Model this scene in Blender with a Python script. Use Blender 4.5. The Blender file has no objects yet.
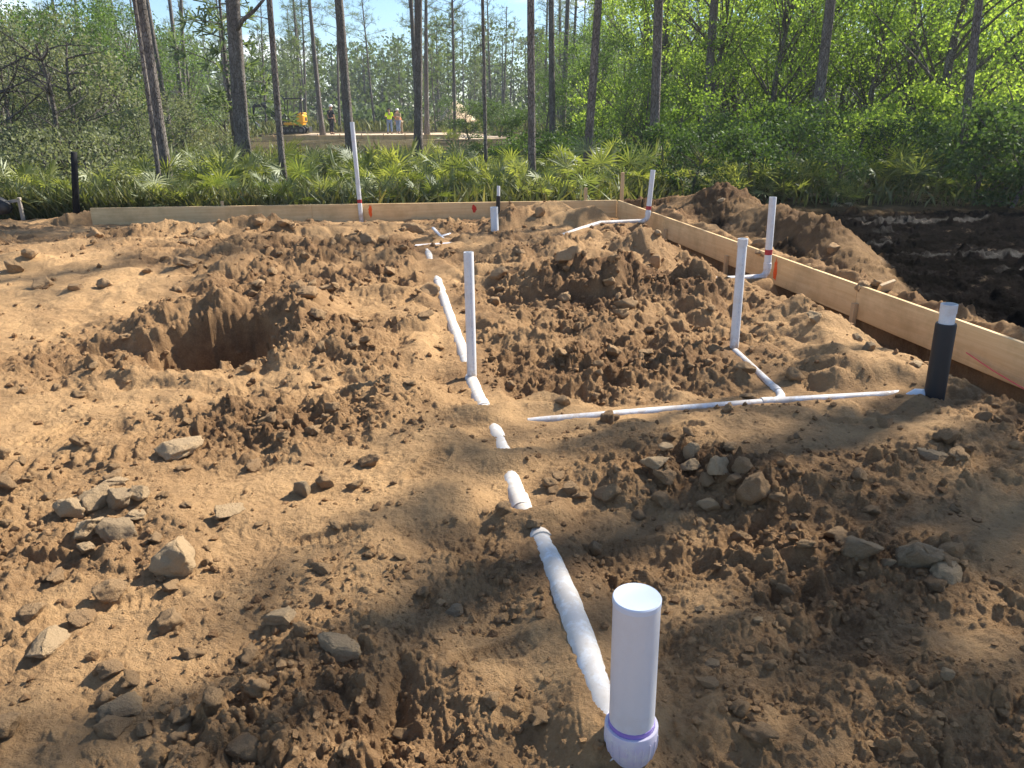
import bpy, math, random
import numpy as np
from mathutils import Vector, Matrix, Quaternion

SC = bpy.context.scene
COL = SC.collection
rad = math.radians
random.seed(7)
RNG = np.random.default_rng(11)

# ------------------------------------------------------------------ camera
CAM_H, PITCH, FPX = 1.6, rad(19.6), 770.0
cam_d = bpy.data.cameras.new('camera')
cam = bpy.data.objects.new('camera', cam_d)
COL.objects.link(cam)
cam.location = (0, 0, CAM_H)
cam.rotation_euler = (math.pi / 2 - PITCH, 0, 0)
cam_d.sensor_width = 36.0
cam_d.lens = 36.0 * FPX / 1024.0
cam_d.clip_start = 0.05
cam_d.clip_end = 4000
SC.camera = cam

# ------------------------------------------------------------------ light
SUN_EL, SUN_AZ = rad(40), rad(54)          # azimuth measured from straight ahead (+Y) towards the right (+X)
SUN = Vector((math.sin(SUN_AZ) * math.cos(SUN_EL), math.cos(SUN_AZ) * math.cos(SUN_EL), math.sin(SUN_EL)))
sun_d = bpy.data.lights.new('sun', 'SUN')
sun_d.energy = 5.0
sun_d.angle = rad(0.53)
sun_d.color = (1.0, 0.93, 0.82)
sun = bpy.data.objects.new('sun', sun_d)
COL.objects.link(sun)
sun.rotation_euler = SUN.to_track_quat('Z', 'Y').to_euler()

world = bpy.data.worlds.new('World')
SC.world = world
world.use_nodes = True
wt = world.node_tree
bg = wt.nodes['Background']
sky = wt.nodes.new('ShaderNodeTexSky')
sky.sky_type = 'NISHITA'
sky.sun_disc = False
sky.sun_elevation = SUN_EL
sky.sun_rotation = SUN_AZ
sky.air_density = 1.0
sky.dust_density = 0.15
sky.ozone_density = 6
tc = wt.nodes.new('ShaderNodeTexCoord')
mp = wt.nodes.new('ShaderNodeMapping')
mp.inputs['Scale'].default_value = (1.0, 1.0, 3.2)
cn = wt.nodes.new('ShaderNodeTexNoise')
cn.inputs['Scale'].default_value = 3.1
cn.inputs['Detail'].default_value = 7
cn.inputs['Roughness'].default_value = 0.58
cr = wt.nodes.new('ShaderNodeValToRGB')
cr.color_ramp.elements[0].position = 0.54
cr.color_ramp.elements[1].position = 0.70
mixc = wt.nodes.new('ShaderNodeMix')
mixc.data_type = 'RGBA'
mixc.inputs['B'].default_value = (9.2, 9.3, 9.6, 1)
wt.links.new(tc.outputs['Generated'], mp.inputs['Vector'])
wt.links.new(mp.outputs['Vector'], cn.inputs['Vector'])
wt.links.new(cn.outputs['Fac'], cr.inputs['Fac'])
wt.links.new(cr.outputs['Color'], mixc.inputs['Factor'])
wt.links.new(sky.outputs['Color'], mixc.inputs['A'])
wt.links.new(mixc.outputs['Result'], bg.inputs['Color'])
bg.inputs['Strength'].default_value = 0.085

SC.view_settings.view_transform = 'Standard'
SC.view_settings.look = 'None'
SC.view_settings.exposure = 1.16
SC.view_settings.gamma = 1.0
SC.cycles.use_denoising = True
SC.cycles.max_bounces = 6
SC.cycles.diffuse_bounces = 3
SC.cycles.glossy_bounces = 2
SC.cycles.transmission_bounces = 4
SC.cycles.transparent_max_bounces = 6
SC.cycles.sample_clamp_indirect = 6

HAZE_DENSITY = .0006
SC.cycles.volume_bounces = 0
SC.cycles.volume_max_steps = 64

# ------------------------------------------------------------------ helpers
def link(o, parent=None):
    COL.objects.link(o)
    if parent is not None:
        o.parent = parent
    return o

def tag(o, label=None, cat=None, group=None, kind=None):
    if label: o['label'] = label
    if cat: o['category'] = cat
    if group: o['group'] = group
    if kind: o['kind'] = kind
    return o

def empty(name, loc=(0, 0, 0), label=None, cat=None, group=None):
    o = bpy.data.objects.new(name, None)
    o.empty_display_size = 0.2
    COL.objects.link(o)
    o.location = loc
    return tag(o, label, cat, group)

def new_mesh(name, V, F, mats, smooth=True, midx=None):
    """V (n,3); F list of index arrays all of one size each, or a python list of tuples"""
    me = bpy.data.meshes.new(name)
    V = np.asarray(V, dtype=np.float32)
    if isinstance(F, np.ndarray):
        n, k = F.shape
        me.vertices.add(len(V)); me.vertices.foreach_set('co', V.ravel())
        me.loops.add(n * k); me.loops.foreach_set('vertex_index', F.astype(np.int32).ravel())
        me.polygons.add(n)
        me.polygons.foreach_set('loop_start', np.arange(0, n * k, k, dtype=np.int32))
        me.polygons.foreach_set('loop_total', np.full(n, k, dtype=np.int32))
        me.polygons.foreach_set('use_smooth', np.full(n, bool(smooth)))
        if midx is not None:
            me.polygons.foreach_set('material_index', np.asarray(midx, dtype=np.int32))
        me.update(calc_edges=True)
    else:
        me.from_pydata([tuple(v) for v in V], [], [tuple(f) for f in F])
        me.polygons.foreach_set('use_smooth', np.full(len(me.polygons), bool(smooth)))
        if midx is not None:
            me.polygons.foreach_set('material_index', np.asarray(midx, dtype=np.int32))
        me.update()
    for m in (mats if isinstance(mats, (list, tuple)) else [mats]):
        me.materials.append(m)
    return me

def obj(name, me, parent=None, loc=None):
    o = bpy.data.objects.new(name, me)
    link(o, parent)
    if loc is not None: o.location = loc
    return o

class MB:
    """collects pieces of one part into one mesh"""
    def __init__(s): s.V = []; s.F = []; s.n = 0; s.M = []
    def add(s, V, F, mi=0):
        s.V.extend([tuple(v) for v in V]); s.F.extend([tuple(i + s.n for i in f) for f in F]); s.M += [mi] * len(F); s.n += len(V)
        return s
    def box(s, c, d, rot=None, bev=0.0, mi=0):
        hx, hy, hz = d[0] / 2, d[1] / 2, d[2] / 2
        if bev <= 0:
            P = [(x, y, z) for x in (-hx, hx) for y in (-hy, hy) for z in (-hz, hz)]
            F = [(0, 1, 3, 2), (4, 6, 7, 5), (0, 4, 5, 1), (2, 3, 7, 6), (0, 2, 6, 4), (1, 5, 7, 3)]
        else:
            b = min(bev, hx * .9, hy * .9, hz * .9)
            P = []; idx = {}
            for sx in (-1, 1):
                for sy in (-1, 1):
                    for sz in (-1, 1):
                        for a in range(3):
                            p = [sx * (hx - b), sy * (hy - b), sz * (hz - b)]
                            p[a] = (sx * hx, sy * hy, sz * hz)[a]
                            idx[(sx, sy, sz, a)] = len(P); P.append(tuple(p))
            F = []
            for a in range(3):
                o1, o2 = [i for i in range(3) if i != a]
                for sa in (-1, 1):
                    q = []
                    for (u, v) in ((-1, -1), (1, -1), (1, 1), (-1, 1)):
                        k = [0, 0, 0]; k[a] = sa; k[o1] = u; k[o2] = v
                        q.append(idx[(k[0], k[1], k[2], a)])
                    F.append(q)
            for a in range(3):
                o1, o2 = [i for i in range(3) if i != a]
                for u in (-1, 1):
                    for v in (-1, 1):
                        k0 = [0, 0, 0]; k0[o1] = u; k0[o2] = v; k0[a] = -1
                        k1 = list(k0); k1[a] = 1
                        F.append((idx[(*k0, o1)], idx[(*k1, o1)], idx[(*k1, o2)], idx[(*k0, o2)]))
            for sx in (-1, 1):
                for sy in (-1, 1):
                    for sz in (-1, 1):
                        F.append((idx[(sx, sy, sz, 0)], idx[(sx, sy, sz, 1)], idx[(sx, sy, sz, 2)]))
        Rm = rot if rot is not None else Matrix.Identity(3)
        return s.add([Rm @ Vector(p) + Vector(c) for p in P], F, mi)
    def tube(s, pts, rads, n=12, cap=True, mi=0, jitter=0.0):
        pts = [Vector(p) for p in pts]
        if not isinstance(rads, (list, tuple, np.ndarray)): rads = [rads] * len(pts)
        up = None; V = []; F = []
        for i, p in enumerate(pts):
            t = (pts[min(i + 1, len(pts) - 1)] - pts[max(i - 1, 0)])
            t = t.normalized() if t.length > 1e-9 else Vector((0, 0, 1))
            if up is None:
                up = t.orthogonal().normalized()
            up = (up - t * up.dot(t))
            up = up.normalized() if up.length > 1e-6 else t.orthogonal().normalized()
            w = t.cross(up)
            for k in range(n):
                a = 2 * math.pi * k / n
                r = rads[i] * (1 + (random.uniform(-jitter, jitter) if jitter else 0))
                V.append(p + (up * math.cos(a) + w * math.sin(a)) * r)
        for i in range(len(pts) - 1):
            for k in range(n):
                a, b = i * n + k, i * n + (k + 1) % n
                F.append((a, b, b + n, a + n))
        if cap:
            F.append(tuple(range(n - 1, -1, -1))); m = (len(pts) - 1) * n
            F.append(tuple(range(m, m + n)))
        return s.add(V, F, mi)
    def lathe(s, prof, base, axis=(0, 0, 1), n=24, mi=0):
        """prof: list of (r, h) along axis"""
        ax = Vector(axis).normalized(); u = ax.orthogonal().normalized(); w = ax.cross(u); b = Vector(base)
        V = []; F = []
        for (r, h) in prof:
            for k in range(n):
                a = 2 * math.pi * k / n
                V.append(b + ax * h + (u * math.cos(a) + w * math.sin(a)) * max(r, 1e-4))
        for i in range(len(prof) - 1):
            for k in range(n):
                a, c = i * n + k, i * n + (k + 1) % n
                F.append((a, c, c + n, a + n))
        return s.add(V, F, mi)
    def build(s, name, mats, parent=None, smooth=False, loc=None):
        me = new_mesh(name, s.V, s.F, mats, smooth, s.M)
        return obj(name, me, parent, loc)

def autosmooth(o, ang=40):
    me = o.data
    me.polygons.foreach_set('use_smooth', np.ones(len(me.polygons), dtype=bool))
    try:
        me.set_sharp_from_angle(angle=rad(ang))
    except Exception:
        pass
    return o

# ------------------------------------------------------------------ numpy noise
def _h(ix, iy, seed):
    ix = ix.astype(np.int64).astype(np.uint32); iy = iy.astype(np.int64).astype(np.uint32)
    h = ix * np.uint32(374761393) + iy * np.uint32(668265263) + np.uint32((seed * 2246822519) & 0xffffffff)
    h = (h ^ (h >> np.uint32(13))) * np.uint32(1274126177)
    h = (h ^ (h >> np.uint32(16))) * np.uint32(2246822507)
    return h ^ (h >> np.uint32(13))

def h01(ix, iy, seed):
    return _h(ix, iy, seed).astype(np.float64) / 4294967296.0

def gnoise(x, y, seed=0):
    xi, yi = np.floor(x), np.floor(y); fx, fy = x - xi, y - yi
    u = fx * fx * fx * (fx * (fx * 6 - 15) + 10); v = fy * fy * fy * (fy * (fy * 6 - 15) + 10)
    def g(dx, dy):
        a = h01(xi + dx, yi + dy, seed) * (2 * math.pi)
        return np.cos(a) * (fx - dx) + np.sin(a) * (fy - dy)
    a = g(0, 0); b = g(1, 0); c = g(0, 1); d = g(1, 1)
    return ((a + (b - a) * u) * (1 - v) + (c + (d - c) * u) * v) * 1.5

def fbm(x, y, o=4, seed=0, gain=.5):
    s = 0; a = 1; n = 0
    for i in range(o):
        s = s + a * gnoise(x * 2 ** i + i * 17.3, y * 2 ** i - i * 9.1, seed + i); n += a; a *= gain
    return s / n

def sstep(a, b, x):
    t = np.clip((x - a) / (b - a), 0, 1)
    return t * t * (3 - 2 * t)

def clods(x, y, cell, seed, mask, prob, rlo, rhi, flat=.75):
    wx = x + cell * .28 * gnoise(x / cell * 1.7, y / cell * 1.7, seed + 50) + cell * .10 * gnoise(x / cell * 5, y / cell * 5, seed + 52)
    wy = y + cell * .28 * gnoise(x / cell * 1.7 + 31, y / cell * 1.7, seed + 51) + cell * .10 * gnoise(x / cell * 5 + 9, y / cell * 5, seed + 53)
    xi, yi = np.floor(wx / cell), np.floor(wy / cell)
    out = np.zeros_like(x)
    for dx in (-1, 0, 1):
        for dy in (-1, 0, 1):
            cx, cy = xi + dx, yi + dy
            px = (cx + h01(cx, cy, seed)) * cell; py = (cy + h01(cx, cy, seed + 1)) * cell
            r = cell * (rlo + (rhi - rlo) * h01(cx, cy, seed + 2) ** 2)
            keep = h01(cx, cy, seed + 3) < prob
            st = .7 + .6 * h01(cx, cy, seed + 4)
            a = h01(cx, cy, seed + 5) * 3.14
            ex, ey = wx - px, wy - py
            qx = (ex * np.cos(a) + ey * np.sin(a)) * st; qy = (-ex * np.sin(a) + ey * np.cos(a)) / st
            rr = np.maximum(r * mask, 1e-6)
            d2 = (qx * qx + qy * qy) / (rr * rr)
            hh = rr * flat * np.sqrt(np.maximum(0, 1 - d2)) * (0.75 + .5 * h01(cx, cy, seed + 6))
            out = np.maximum(out, np.where(keep, hh, 0))
    return out

# ------------------------------------------------------------------ from a spot in the photo to a place in the world
cp, sp = math.cos(PITCH), math.sin(PITCH)
def ray(px, py):
    xv, yv = (px - 512) / FPX, -(py - 384) / FPX
    return Vector((xv, cp + yv * sp, -sp + yv * cp))
def U(px, py, z=0.08):
    d = ray(px, py); t = (z - CAM_H) / d.z
    return Vector((0, 0, CAM_H)) + d * t
def UY(px, py, Y):
    d = ray(px, py); t = Y / d.y
    return Vector((0, 0, CAM_H)) + d * t

# form boards: two straight runs meeting at a corner
BZ1, BZ0 = 0.20, -0.085
LEFT_END = U(90, 208, BZ1); CORNER = U(617, 200, BZ1); RIGHT_END = CORNER + (U(862, 286.5, BZ1) - CORNER) * 1.52
def seg_param(x, y, A, B):
    dx, dy = B[0] - A[0], B[1] - A[1]; L2 = dx * dx + dy * dy
    t = ((x - A[0]) * dx + (y - A[1]) * dy) / L2
    tc_ = np.clip(t, 0, 1)
    d = np.hypot(x - A[0] - tc_ * dx, y - A[1] - tc_ * dy)
    side = ((x - A[0]) * dy - (y - A[1]) * dx) / math.sqrt(L2)   # >0 on the right of A->B
    return t, d, side

# ------------------------------------------------------------------ ground height
FE = []      # (x, y, amp, rx, ry, rot)
def feat(px, py, amp, rx, ry, rot=0, z=.08):
    p = U(px, py, z); FE.append((p.x, p.y, amp, rx, ry, rot))
# broad heaps inside the forms
feat(250, 262, .10, 1.9, 1.6); feat(150, 250, .07, .8, .8)
feat(560, 222, .22, .7, .5); feat(525, 222, .10, .35, .5); feat(470, 226, -.06, .5, .6)
feat(645, 262, .27, .36, .42); feat(618, 296, .25, .40, .34); feat(556, 292, .20, .36, .36); feat(696, 300, .20, .34, .34); feat(600, 250, .14, .3, .3)
feat(540, 262, .12, .5, .6); feat(590, 258, .10, .5, .4); feat(665, 322, .07, .45, .35); feat(585, 335, .04, .4, .2)
feat(700, 338, -.05, .3, .25); feat(620, 395, -.05, .9, .3); feat(560, 380, -.04, .5, .3)
feat(806, 322, .13, .42, .5); feat(850, 372, .07, .4, .28); feat(735, 330, -.02, .3, .3)
feat(380, 262, .05, .6, .7); feat(405, 330, .08, .35, .6); feat(395, 400, .08, .35, .35)
feat(430, 450, .05, .3, .3); feat(300, 318, .10, .30, .40); feat(262, 296, .06, .30, .22); feat(205, 290, .03, .3, .2); feat(500, 330, .05, .22, .4)
feat(440, 232, -.05, .4, .7)
for _px, _a in ((110, .10), (165, .16), (215, .12), (262, .15), (318, .10), (372, .10)): feat(_px, 231 + (_px % 7) * 1.5, _a, .42, .30)
feat(545, 219, .09, .32, .25); feat(590, 226, .12, .35, .3); feat(508, 224, .12, .2, .3)
feat(640, 355, .05, .5, .18); feat(780, 375, .05, .3, .16); feat(350, 372, .06, .3, .25); feat(300, 420, .05, .4, .18); feat(180, 410, .05, .4, .2)
feat(60, 250, .06, .9, .25); feat(20, 268, .10, .35, .25)
# left foreground
feat(50, 400, -.02, .7, .5); feat(120, 520, .03, .4, .25); feat(220, 470, -.05, .18, .12); feat(60, 330, -.03, .8, .6)
feat(420, 520, .045, .4, .18, .5); feat(300, 520, .03, .25, .12); feat(360, 620, .04, .22, .3); feat(480, 575, .05, .25, .14)
feat(395, 705, -.055, .03, .16); feat(480, 690, .03, .25, .12); feat(300, 730, .05, .2, .15)
# centre and right foreground
feat(700, 478, .10, .42, .16); feat(760, 500, .08, .25, .14); feat(600, 490, .05, .22, .12)
feat(600, 555, -.05, .35, .16); feat(650, 600, -.03, .25, .15); feat(905, 560, .06, .4, .16)
feat(760, 640, .05, .16, .16); feat(900, 690, .03, .3, .2); feat(700, 715, .05, .18, .12); feat(930, 440, .05, .5, .2)
feat(980, 480, .05, .4, .2); feat(860, 480, .03, .4, .2); feat(650, 440, .02, .6, .15)
# spoil heaps outside the forms, far bank
for (x, y, a, rx, ry, ro) in ((3.2, 12.0, .62, .70, .85, 0), (3.50, 10.3, .46, .48, .95, .1), (3.75, 9.0, .40, .36, .85, .1), (3.60, 7.9, .18, .28, .7, .1),
                              (2.75, 13.2, .28, .8, .6, 0), (-7.2, 12.6, .10, .8, .4, 0)):
    FE.append((x, y, a, rx, ry, ro))
HOLE = U(215, 350, .05)

PRINTS = []
for _px, _py, _a in ((742, 535, .6), (775, 525, .5), (800, 590, 1.2), (812, 610, 1.3), (500, 655, .4), (620, 425, .1), (680, 432, .3), (430, 470, 1.0), (330, 545, .2),
                     (60, 560, .1), (140, 600, .3), (850, 425, .2), (560, 380, .4), (420, 340, 1.2), (410, 300, 1.3), (240, 450, .7), (870, 500, .3), (640, 540, .1), (900, 660, .9)):
    _p = U(_px, _py); PRINTS.append((_p.x, _p.y, _a))
LINES = []   # buried runs: (A, B, radius, exposure A, exposure B)
def run(A, B, r, ea, eb): LINES.append((A, B, r, ea, eb))

def macro(x, y):
    r = np.hypot(x, y)
    z = np.full_like(x, .08)
    # inside / outside of the forms
    _, dR, sR = seg_param(x, y, CORNER, RIGHT_END)          # CORNER->RIGHT_END heads to the camera; outside (right) is side<0
    _, dB, sB = seg_param(x, y, LEFT_END, CORNER)
    out_r = sstep(0.05, .9, -sR)
    out_b = sstep(-.05, .8, -sB)
    outside = np.maximum(out_r, out_b)
    z = z + (-.12 - z) * outside * sstep(.3, 2.0, r)
    z = z + fbm(x * .45, y * .45, 3, 3) * .05 * (1 - .3 * outside)
    inside = (1 - outside) * sstep(3.0, 4.4, y) * sstep(-3.7, -2.3, x + .25 * (y - 5))
    bx, by = x + .18 * gnoise(x * 1.6, y * 1.6, 171), y + .18 * gnoise(x * 1.6 + 7, y * 1.6, 172)
    z = z + (np.abs(gnoise(bx * 1.15, by * 1.15, 173)) - .28) * .13 * inside + (np.abs(gnoise(bx * 2.4, by * 2.4, 174)) - .28) * .10 * inside
    z = z + (np.abs(gnoise(bx * 1.9, by * 1.9, 175)) - .28) * .035 * (1 - outside) * (1 - inside)
    z = z - .09 * (1 - outside) * sstep(1.7, .7, dB)
    for (cx, cy, a, rx, ry, ro) in FE:
        if ro:
            c, s = math.cos(ro), math.sin(ro); ex = (x - cx) * c + (y - cy) * s; ey = -(x - cx) * s + (y - cy) * c
        else:
            ex, ey = x - cx, y - cy
        q = (ex / rx) ** 2 + (ey / ry) ** 2
        z = z + a * np.exp(-q * .9)
    # excavated channel along the inside of the right board and under the back board
    z = z - .17 * np.exp(-((dR - .12) / .22) ** 2) * (sR > -.02) - .04 * np.exp(-(dB / .25) ** 2) * (sB > 0)
    # outside of right board the fill lies up against it
    z = z + .16 * np.exp(-((dR - .05) / .35) ** 2) * (sR < 0) * sstep(12.9, 11.8, y)
    z = z + .20 * np.exp(-((dB - .1) / .4) ** 2) * (sB < 0)
    # the dug hole
    wob = 1 + .07 * gnoise(x * 2.6, y * 2.6, 71) + .03 * gnoise(x * 9, y * 9, 72)
    hc_, hs_ = math.cos(.38), math.sin(.38); hx_, hy_ = x - HOLE.x, y - HOLE.y
    q = ((np.abs(hx_ * hc_ + hy_ * hs_) / .45) ** 3.2 + (np.abs(-hx_ * hs_ + hy_ * hc_) / .48) ** 3.2 + 1e-9) ** (1 / 3.2) * wob + .03 * (np.abs(gnoise(x * 7, y * 7, 74)) - .3) + .02 * (np.abs(gnoise(x * 16, y * 16, 75)) - .3)
    z = z + .10 * np.exp(-((q - 1.6) / .65) ** 2) * sstep(-.30, .40, (y - HOLE.y) + .6 * (x - HOLE.x)) + .05 * np.exp(-((q - 1.35) / .35) ** 2)
    z = z - .72 * (1 - sstep(.52, 1.04, q))
    q2 = np.hypot((x - HOLE.x + .62) / .42, (y - HOLE.y - .02) / .22) * wob
    z = z - .13 * (1 - sstep(.6, 1.1, q2))
    return z

def zones(x, y):
    """moist/rough, mud, litter, pad"""
    r = np.hypot(x, y)
    _, dR, sR = seg_param(x, y, CORNER, RIGHT_END); _, dB, sB = seg_param(x, y, LEFT_END, CORNER)
    wob = fbm(x * .8, y * .8, 3, 21)
    rough = .50 + .75 * fbm(x * .75 + 3, y * .75, 3, 33)
    def sm(px, py, rx, ry, k):
        p = U(px, py, .08); return k * np.exp(-(((x - p.x) / rx) ** 2 + ((y - p.y) / ry) ** 2))
    for a in ((40, 290, 1.2, 1.8, .8), (40, 400, .8, .6, .45), (330, 400, .5, .35, .3), (470, 470, .35, .3, .45), (640, 415, .9, .35, .45), (520, 660, .28, .2, .6),
              (620, 520, .35, .22, .5), (110, 600, .5, .10, .4), (430, 350, .2, .6, .5), (550, 400, .3, .3, .4), (840, 360, .5, .4, .3), (690, 600, .2, .2, .5),
              (850, 430, .6, .12, .35), (440, 520, .2, .12, .3), (590, 245, .35, .25, .5), (150, 560, .7, .5, .35), (60, 700, .4, .4, .25), (260, 480, .4, .25, .3), (470, 245, .4, .6, .5), (960, 640, .15, .1, .3)):
        rough = rough - sm(*a)
    for a in ((250, 270, 2.0, 1.0, .35), (600, 300, 1.1, .9, .45), (260, 420, 1.1, .5, .25), (200, 700, .5, .35, .05), (850, 660, .7, .4, .12), (700, 480, .5, .2, .35),
              (930, 470, .5, .3, .3), (330, 690, .3, .25, .1), (545, 215, .9, .5, .3), (225, 330, .8, .9, .45)):
        rough = rough + sm(*a)
    rough = np.clip(rough, .08, 1)
    mud = sstep(.42, .85, -sR + .25 * wob) * sstep(15.2, 13.6, y + .5 * wob) * sstep(1.5, 3, y)
    heap = np.zeros_like(x)
    for (cx, cy, a, rx, ry, ro) in FE[-6:-1]:
        heap = np.maximum(heap, np.exp(-(((x - cx) / rx) ** 2 + ((y - cy) / ry) ** 2) * .75))
    mud = mud * (1 - sstep(.25, .55, heap + .1 * wob))
    back = sstep(.55, 1.7, -sB + .4 * wob)
    litter = np.maximum(back * (x < 3.2), sstep(13.6, 15.0, y + .6 * wob + np.where(x > 3, 0, 0)))
    litter = litter * sstep(8, 11, r)
    # bare sand around the far pad
    q = np.hypot((x + 7.2) / 8.2, (y - 56.5) / 8.0) + .12 * wob
    pad = 1 - sstep(.75, 1.0, q)
    q = np.hypot((x + 5.3) / 2.6, (y - 78) / 3.0) + .1 * wob
    pad = np.maximum(pad, 1 - sstep(.8, 1.1, q))
    litter = litter * (1 - pad)
    wetp = mud * sstep(.18, .34, fbm(x * .55 + 8, y * 1.6, 3, 91)) * .22
    rough = np.clip(rough + heap * .05, 0, 1); mud = np.maximum(mud, .42 * sstep(.15, .5, heap))  # spoil heaps part mud: moist grey-brown soil, plus their shade put into the colour
    return rough, mud, litter, pad, wetp

def far_relief(x, y):
    r = np.hypot(x, y)
    q = ((x + 5.3) / 1.9) ** 2 + ((y - 78) / 2.0) ** 2
    dip = -.95 * np.exp(-((y - 31) / 9.5) ** 2) * sstep(.16, .02, x / np.maximum(y, 1)) 
    return dip + fbm(x * .06, y * .06, 3, 5) * .35 * sstep(18, 60, r) + 2.7 * np.exp(-q * 1.0) * (1 + .15 * gnoise(x * .9, y * .9, 14))

def height(x, y, detail=True):
    x = np.asarray(x, dtype=np.float64); y = np.asarray(y, dtype=np.float64)
    z = macro(x, y) + far_relief(x, y)
    rough, mud, litter, pad, wetp = zones(x, y)
    r = np.hypot(x, y)
    rg = np.clip(np.maximum(rough, .75 * mud) * (1 - .75 * litter) * (1 - .8 * pad), 0, 1)
    fade = sstep(40, 14, r)
    # excavator-torn texture: ridged medium noise then clods of several sizes
    rid = (1 - np.abs(fbm(x * 2.3, y * 2.3, 3, 41)) * 2.0)
    det = (rid - .6) * .055 * rg + fbm(x * 5.5, y * 5.5, 3, 44) * (.016 + .03 * rg)
    det = det + fbm(x * 3.1 + 5, y * 3.1, 4, 49, .62) * .035 * sstep(3, 5, r)
    det = det + fbm(x * 19, y * 19, 2, 47) * (.004 + .006 * rg)
    wxx = x + .03 * gnoise(x * 9, y * 9, 161); wyy = y + .03 * gnoise(x * 9 + 5, y * 9, 162)
    det = det + (np.abs(gnoise(wxx * 5.2, wyy * 5.2, 163)) - .3) * .050 * rg * sstep(.35, .9, rg)
    det = det + (np.abs(gnoise(wxx * 12, wyy * 12, 164)) - .3) * .026 * sstep(.3, .9, rg)
    det = det + (np.abs(gnoise(wxx * 27, wyy * 27, 165)) - .3) * (.007 + .009 * sstep(.2, .8, rg))
    if detail:
        m1 = sstep(.35, .85, rg); m2 = sstep(.12, .6, rg)
        det = det + clods(x, y, .34, 101, .35 + .65 * m1, .34 * (rg > .3), .16, .42, .75) * m1
        det = det + clods(x, y, .15, 111, .3 + .7 * m2, .38, .12, .44, .8) * (.25 + .75 * m2)
        det = det + clods(x + 40, y, .10, 117, .4 + .6 * m1, .45, .15, .48, .9) * m1
        det = det + clods(x, y, .065, 121, .4 + .6 * m2, .62, .18, .5, .85) * (.45 + .55 * m2)
        near = sstep(7, 4.5, r)
        if np.any(near > 0):
            det = det + clods(x, y, .03, 131, .5 + .5 * m2, .6, .2, .5, .85) * (.5 + .5 * m2) * near
            det = det + (np.abs(gnoise(wxx * 60, wyy * 60, 141)) - .3) * (.0018 + .0055 * m2) * near
    dh = np.hypot(x - HOLE.x, y - HOLE.y)
    det = det + fbm(x * 7 + z * 5, y * 7 - z * 6, 4, 191, .6) * .055 * sstep(.95, .5, dh)
    z = z + det * (.25 + .75 * fade) * sstep(.25, .5, r)
    for (fx, fy, fa) in PRINTS:
        near_ = np.hypot(x - fx, y - fy) < .3
        if not near_.any(): continue
        ex, ey = x[near_] - fx, y[near_] - fy
        u = ex * math.cos(fa) + ey * math.sin(fa); v = -ex * math.sin(fa) + ey * math.cos(fa)
        v = v * (1 + .45 * np.exp(-((u + .05) / .05) ** 2))
        q = np.hypot(u / .15, v / .055)
        inn = 1 - sstep(.8, 1.08, q)
        z[near_] = z[near_] * 1.0 - det[near_] * .5 * inn - .015 * inn + .009 * np.exp(-((q - 1.2) / .18) ** 2) + .002 * inn * np.sign(np.sin(u / .017 * 6.283 * .5))
    # tyre tread impressions on the left
    A = U(10, 468, .08); B = U(125, 455, .08)
    t, d, s = seg_param(x, y, A, B); L = (B - A).length
    tread = np.maximum(0, np.sin(t * L / .085 * 6.283)) ** .6 * (1 - sstep(.05, .085, d)) * (t > 0) * (t < 1)
    z = z + tread * .022 - .012 * (1 - sstep(.06, .12, d)) * (t > -.1) * (t < 1.1)
    A = U(45, 445, .08); B = U(85, 422, .08)
    t, d, s = seg_param(x, y, A, B); L = (B - A).length
    z = z + np.maximum(0, np.sin(d / .05 * 6.283)) * (1 - sstep(.13, .2, d)) * .014 * (t > 0) * (t < 1)
    # soil keeps clear of the planks: undercut inside, banked outside
    _, dR, sR = seg_param(x, y, CORNER, RIGHT_END); _, dB_, sB = seg_param(x, y, LEFT_END, CORNER)
    lw = .025 * gnoise(x * 6, y * 6, 151) + .012 * gnoise(x * 22, y * 22, 152)
    ins = (sR > -.002) & (sB > -.002)
    lim = np.where(ins, BZ0 - .11 + lw + np.maximum(0, dR - .34) * .95, BZ1 - .045 + lw + np.maximum(0, dR - .10) * .9)
    lim = np.where(dR < .055, np.where(ins, BZ0 - .11 + lw * .3, -.22), lim)
    z = np.where((dR < 1.2) & (sB > -.3), np.minimum(z, lim), z)
    lim = np.where(sB > -.002, BZ0 + .04 + lw + np.maximum(0, dB_ - .55) * .6, BZ0 - .02 + np.maximum(0, dB_ - .16) * 1.2)
    z = np.where((dB_ < 1.3), np.minimum(z, lim), z)
    # soil drawn up to the buried pipe runs
    for (A, B, pr, ea, eb) in LINES:
        near = (np.minimum(A.x, B.x) - .4 < x) & (x < np.maximum(A.x, B.x) + .4) & (np.minimum(A.y, B.y) - .4 < y) & (y < np.maximum(A.y, B.y) + .4)
        if not np.any(near): continue
        xn, yn = x[near], y[near]
        t, d, s = seg_param(xn, yn, A, B); t = np.clip(t, 0, 1)
        ex = ea + (eb - ea) * t; zc = A.z + (B.z - A.z) * t
        jag = fbm(xn * 5, yn * 5, 2, 61) * pr * .4 + (np.abs(gnoise(xn * 22, yn * 22, 62)) - .3) * pr * .16 + (np.abs(gnoise(xn * 60, yn * 60, 63)) - .3) * pr * .10
        tgt = zc + pr * (1.62 - 1.05 * ex) + jag
        w = 1 - sstep(pr * .9, pr * 1.2 + .16, d)
        zn = z[near]
        z[near] = zn + (tgt - zn) * w
    return z

def hit(px, py, t0=1.2, t1=40):
    d = ray(px, py)
    ts = np.arange(t0, t1, .012)
    zz = CAM_H + d.z * ts
    g = height(d.x * ts, d.y * ts)
    k = np.argmax(zz < g)
    if not (zz < g).any(): k = len(ts) - 1
    return Vector((d.x * ts[k], d.y * ts[k], float(g[k]))), ts[k]

def gz(x, y): return float(height(np.array([x]), np.array([y]))[0])

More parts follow.
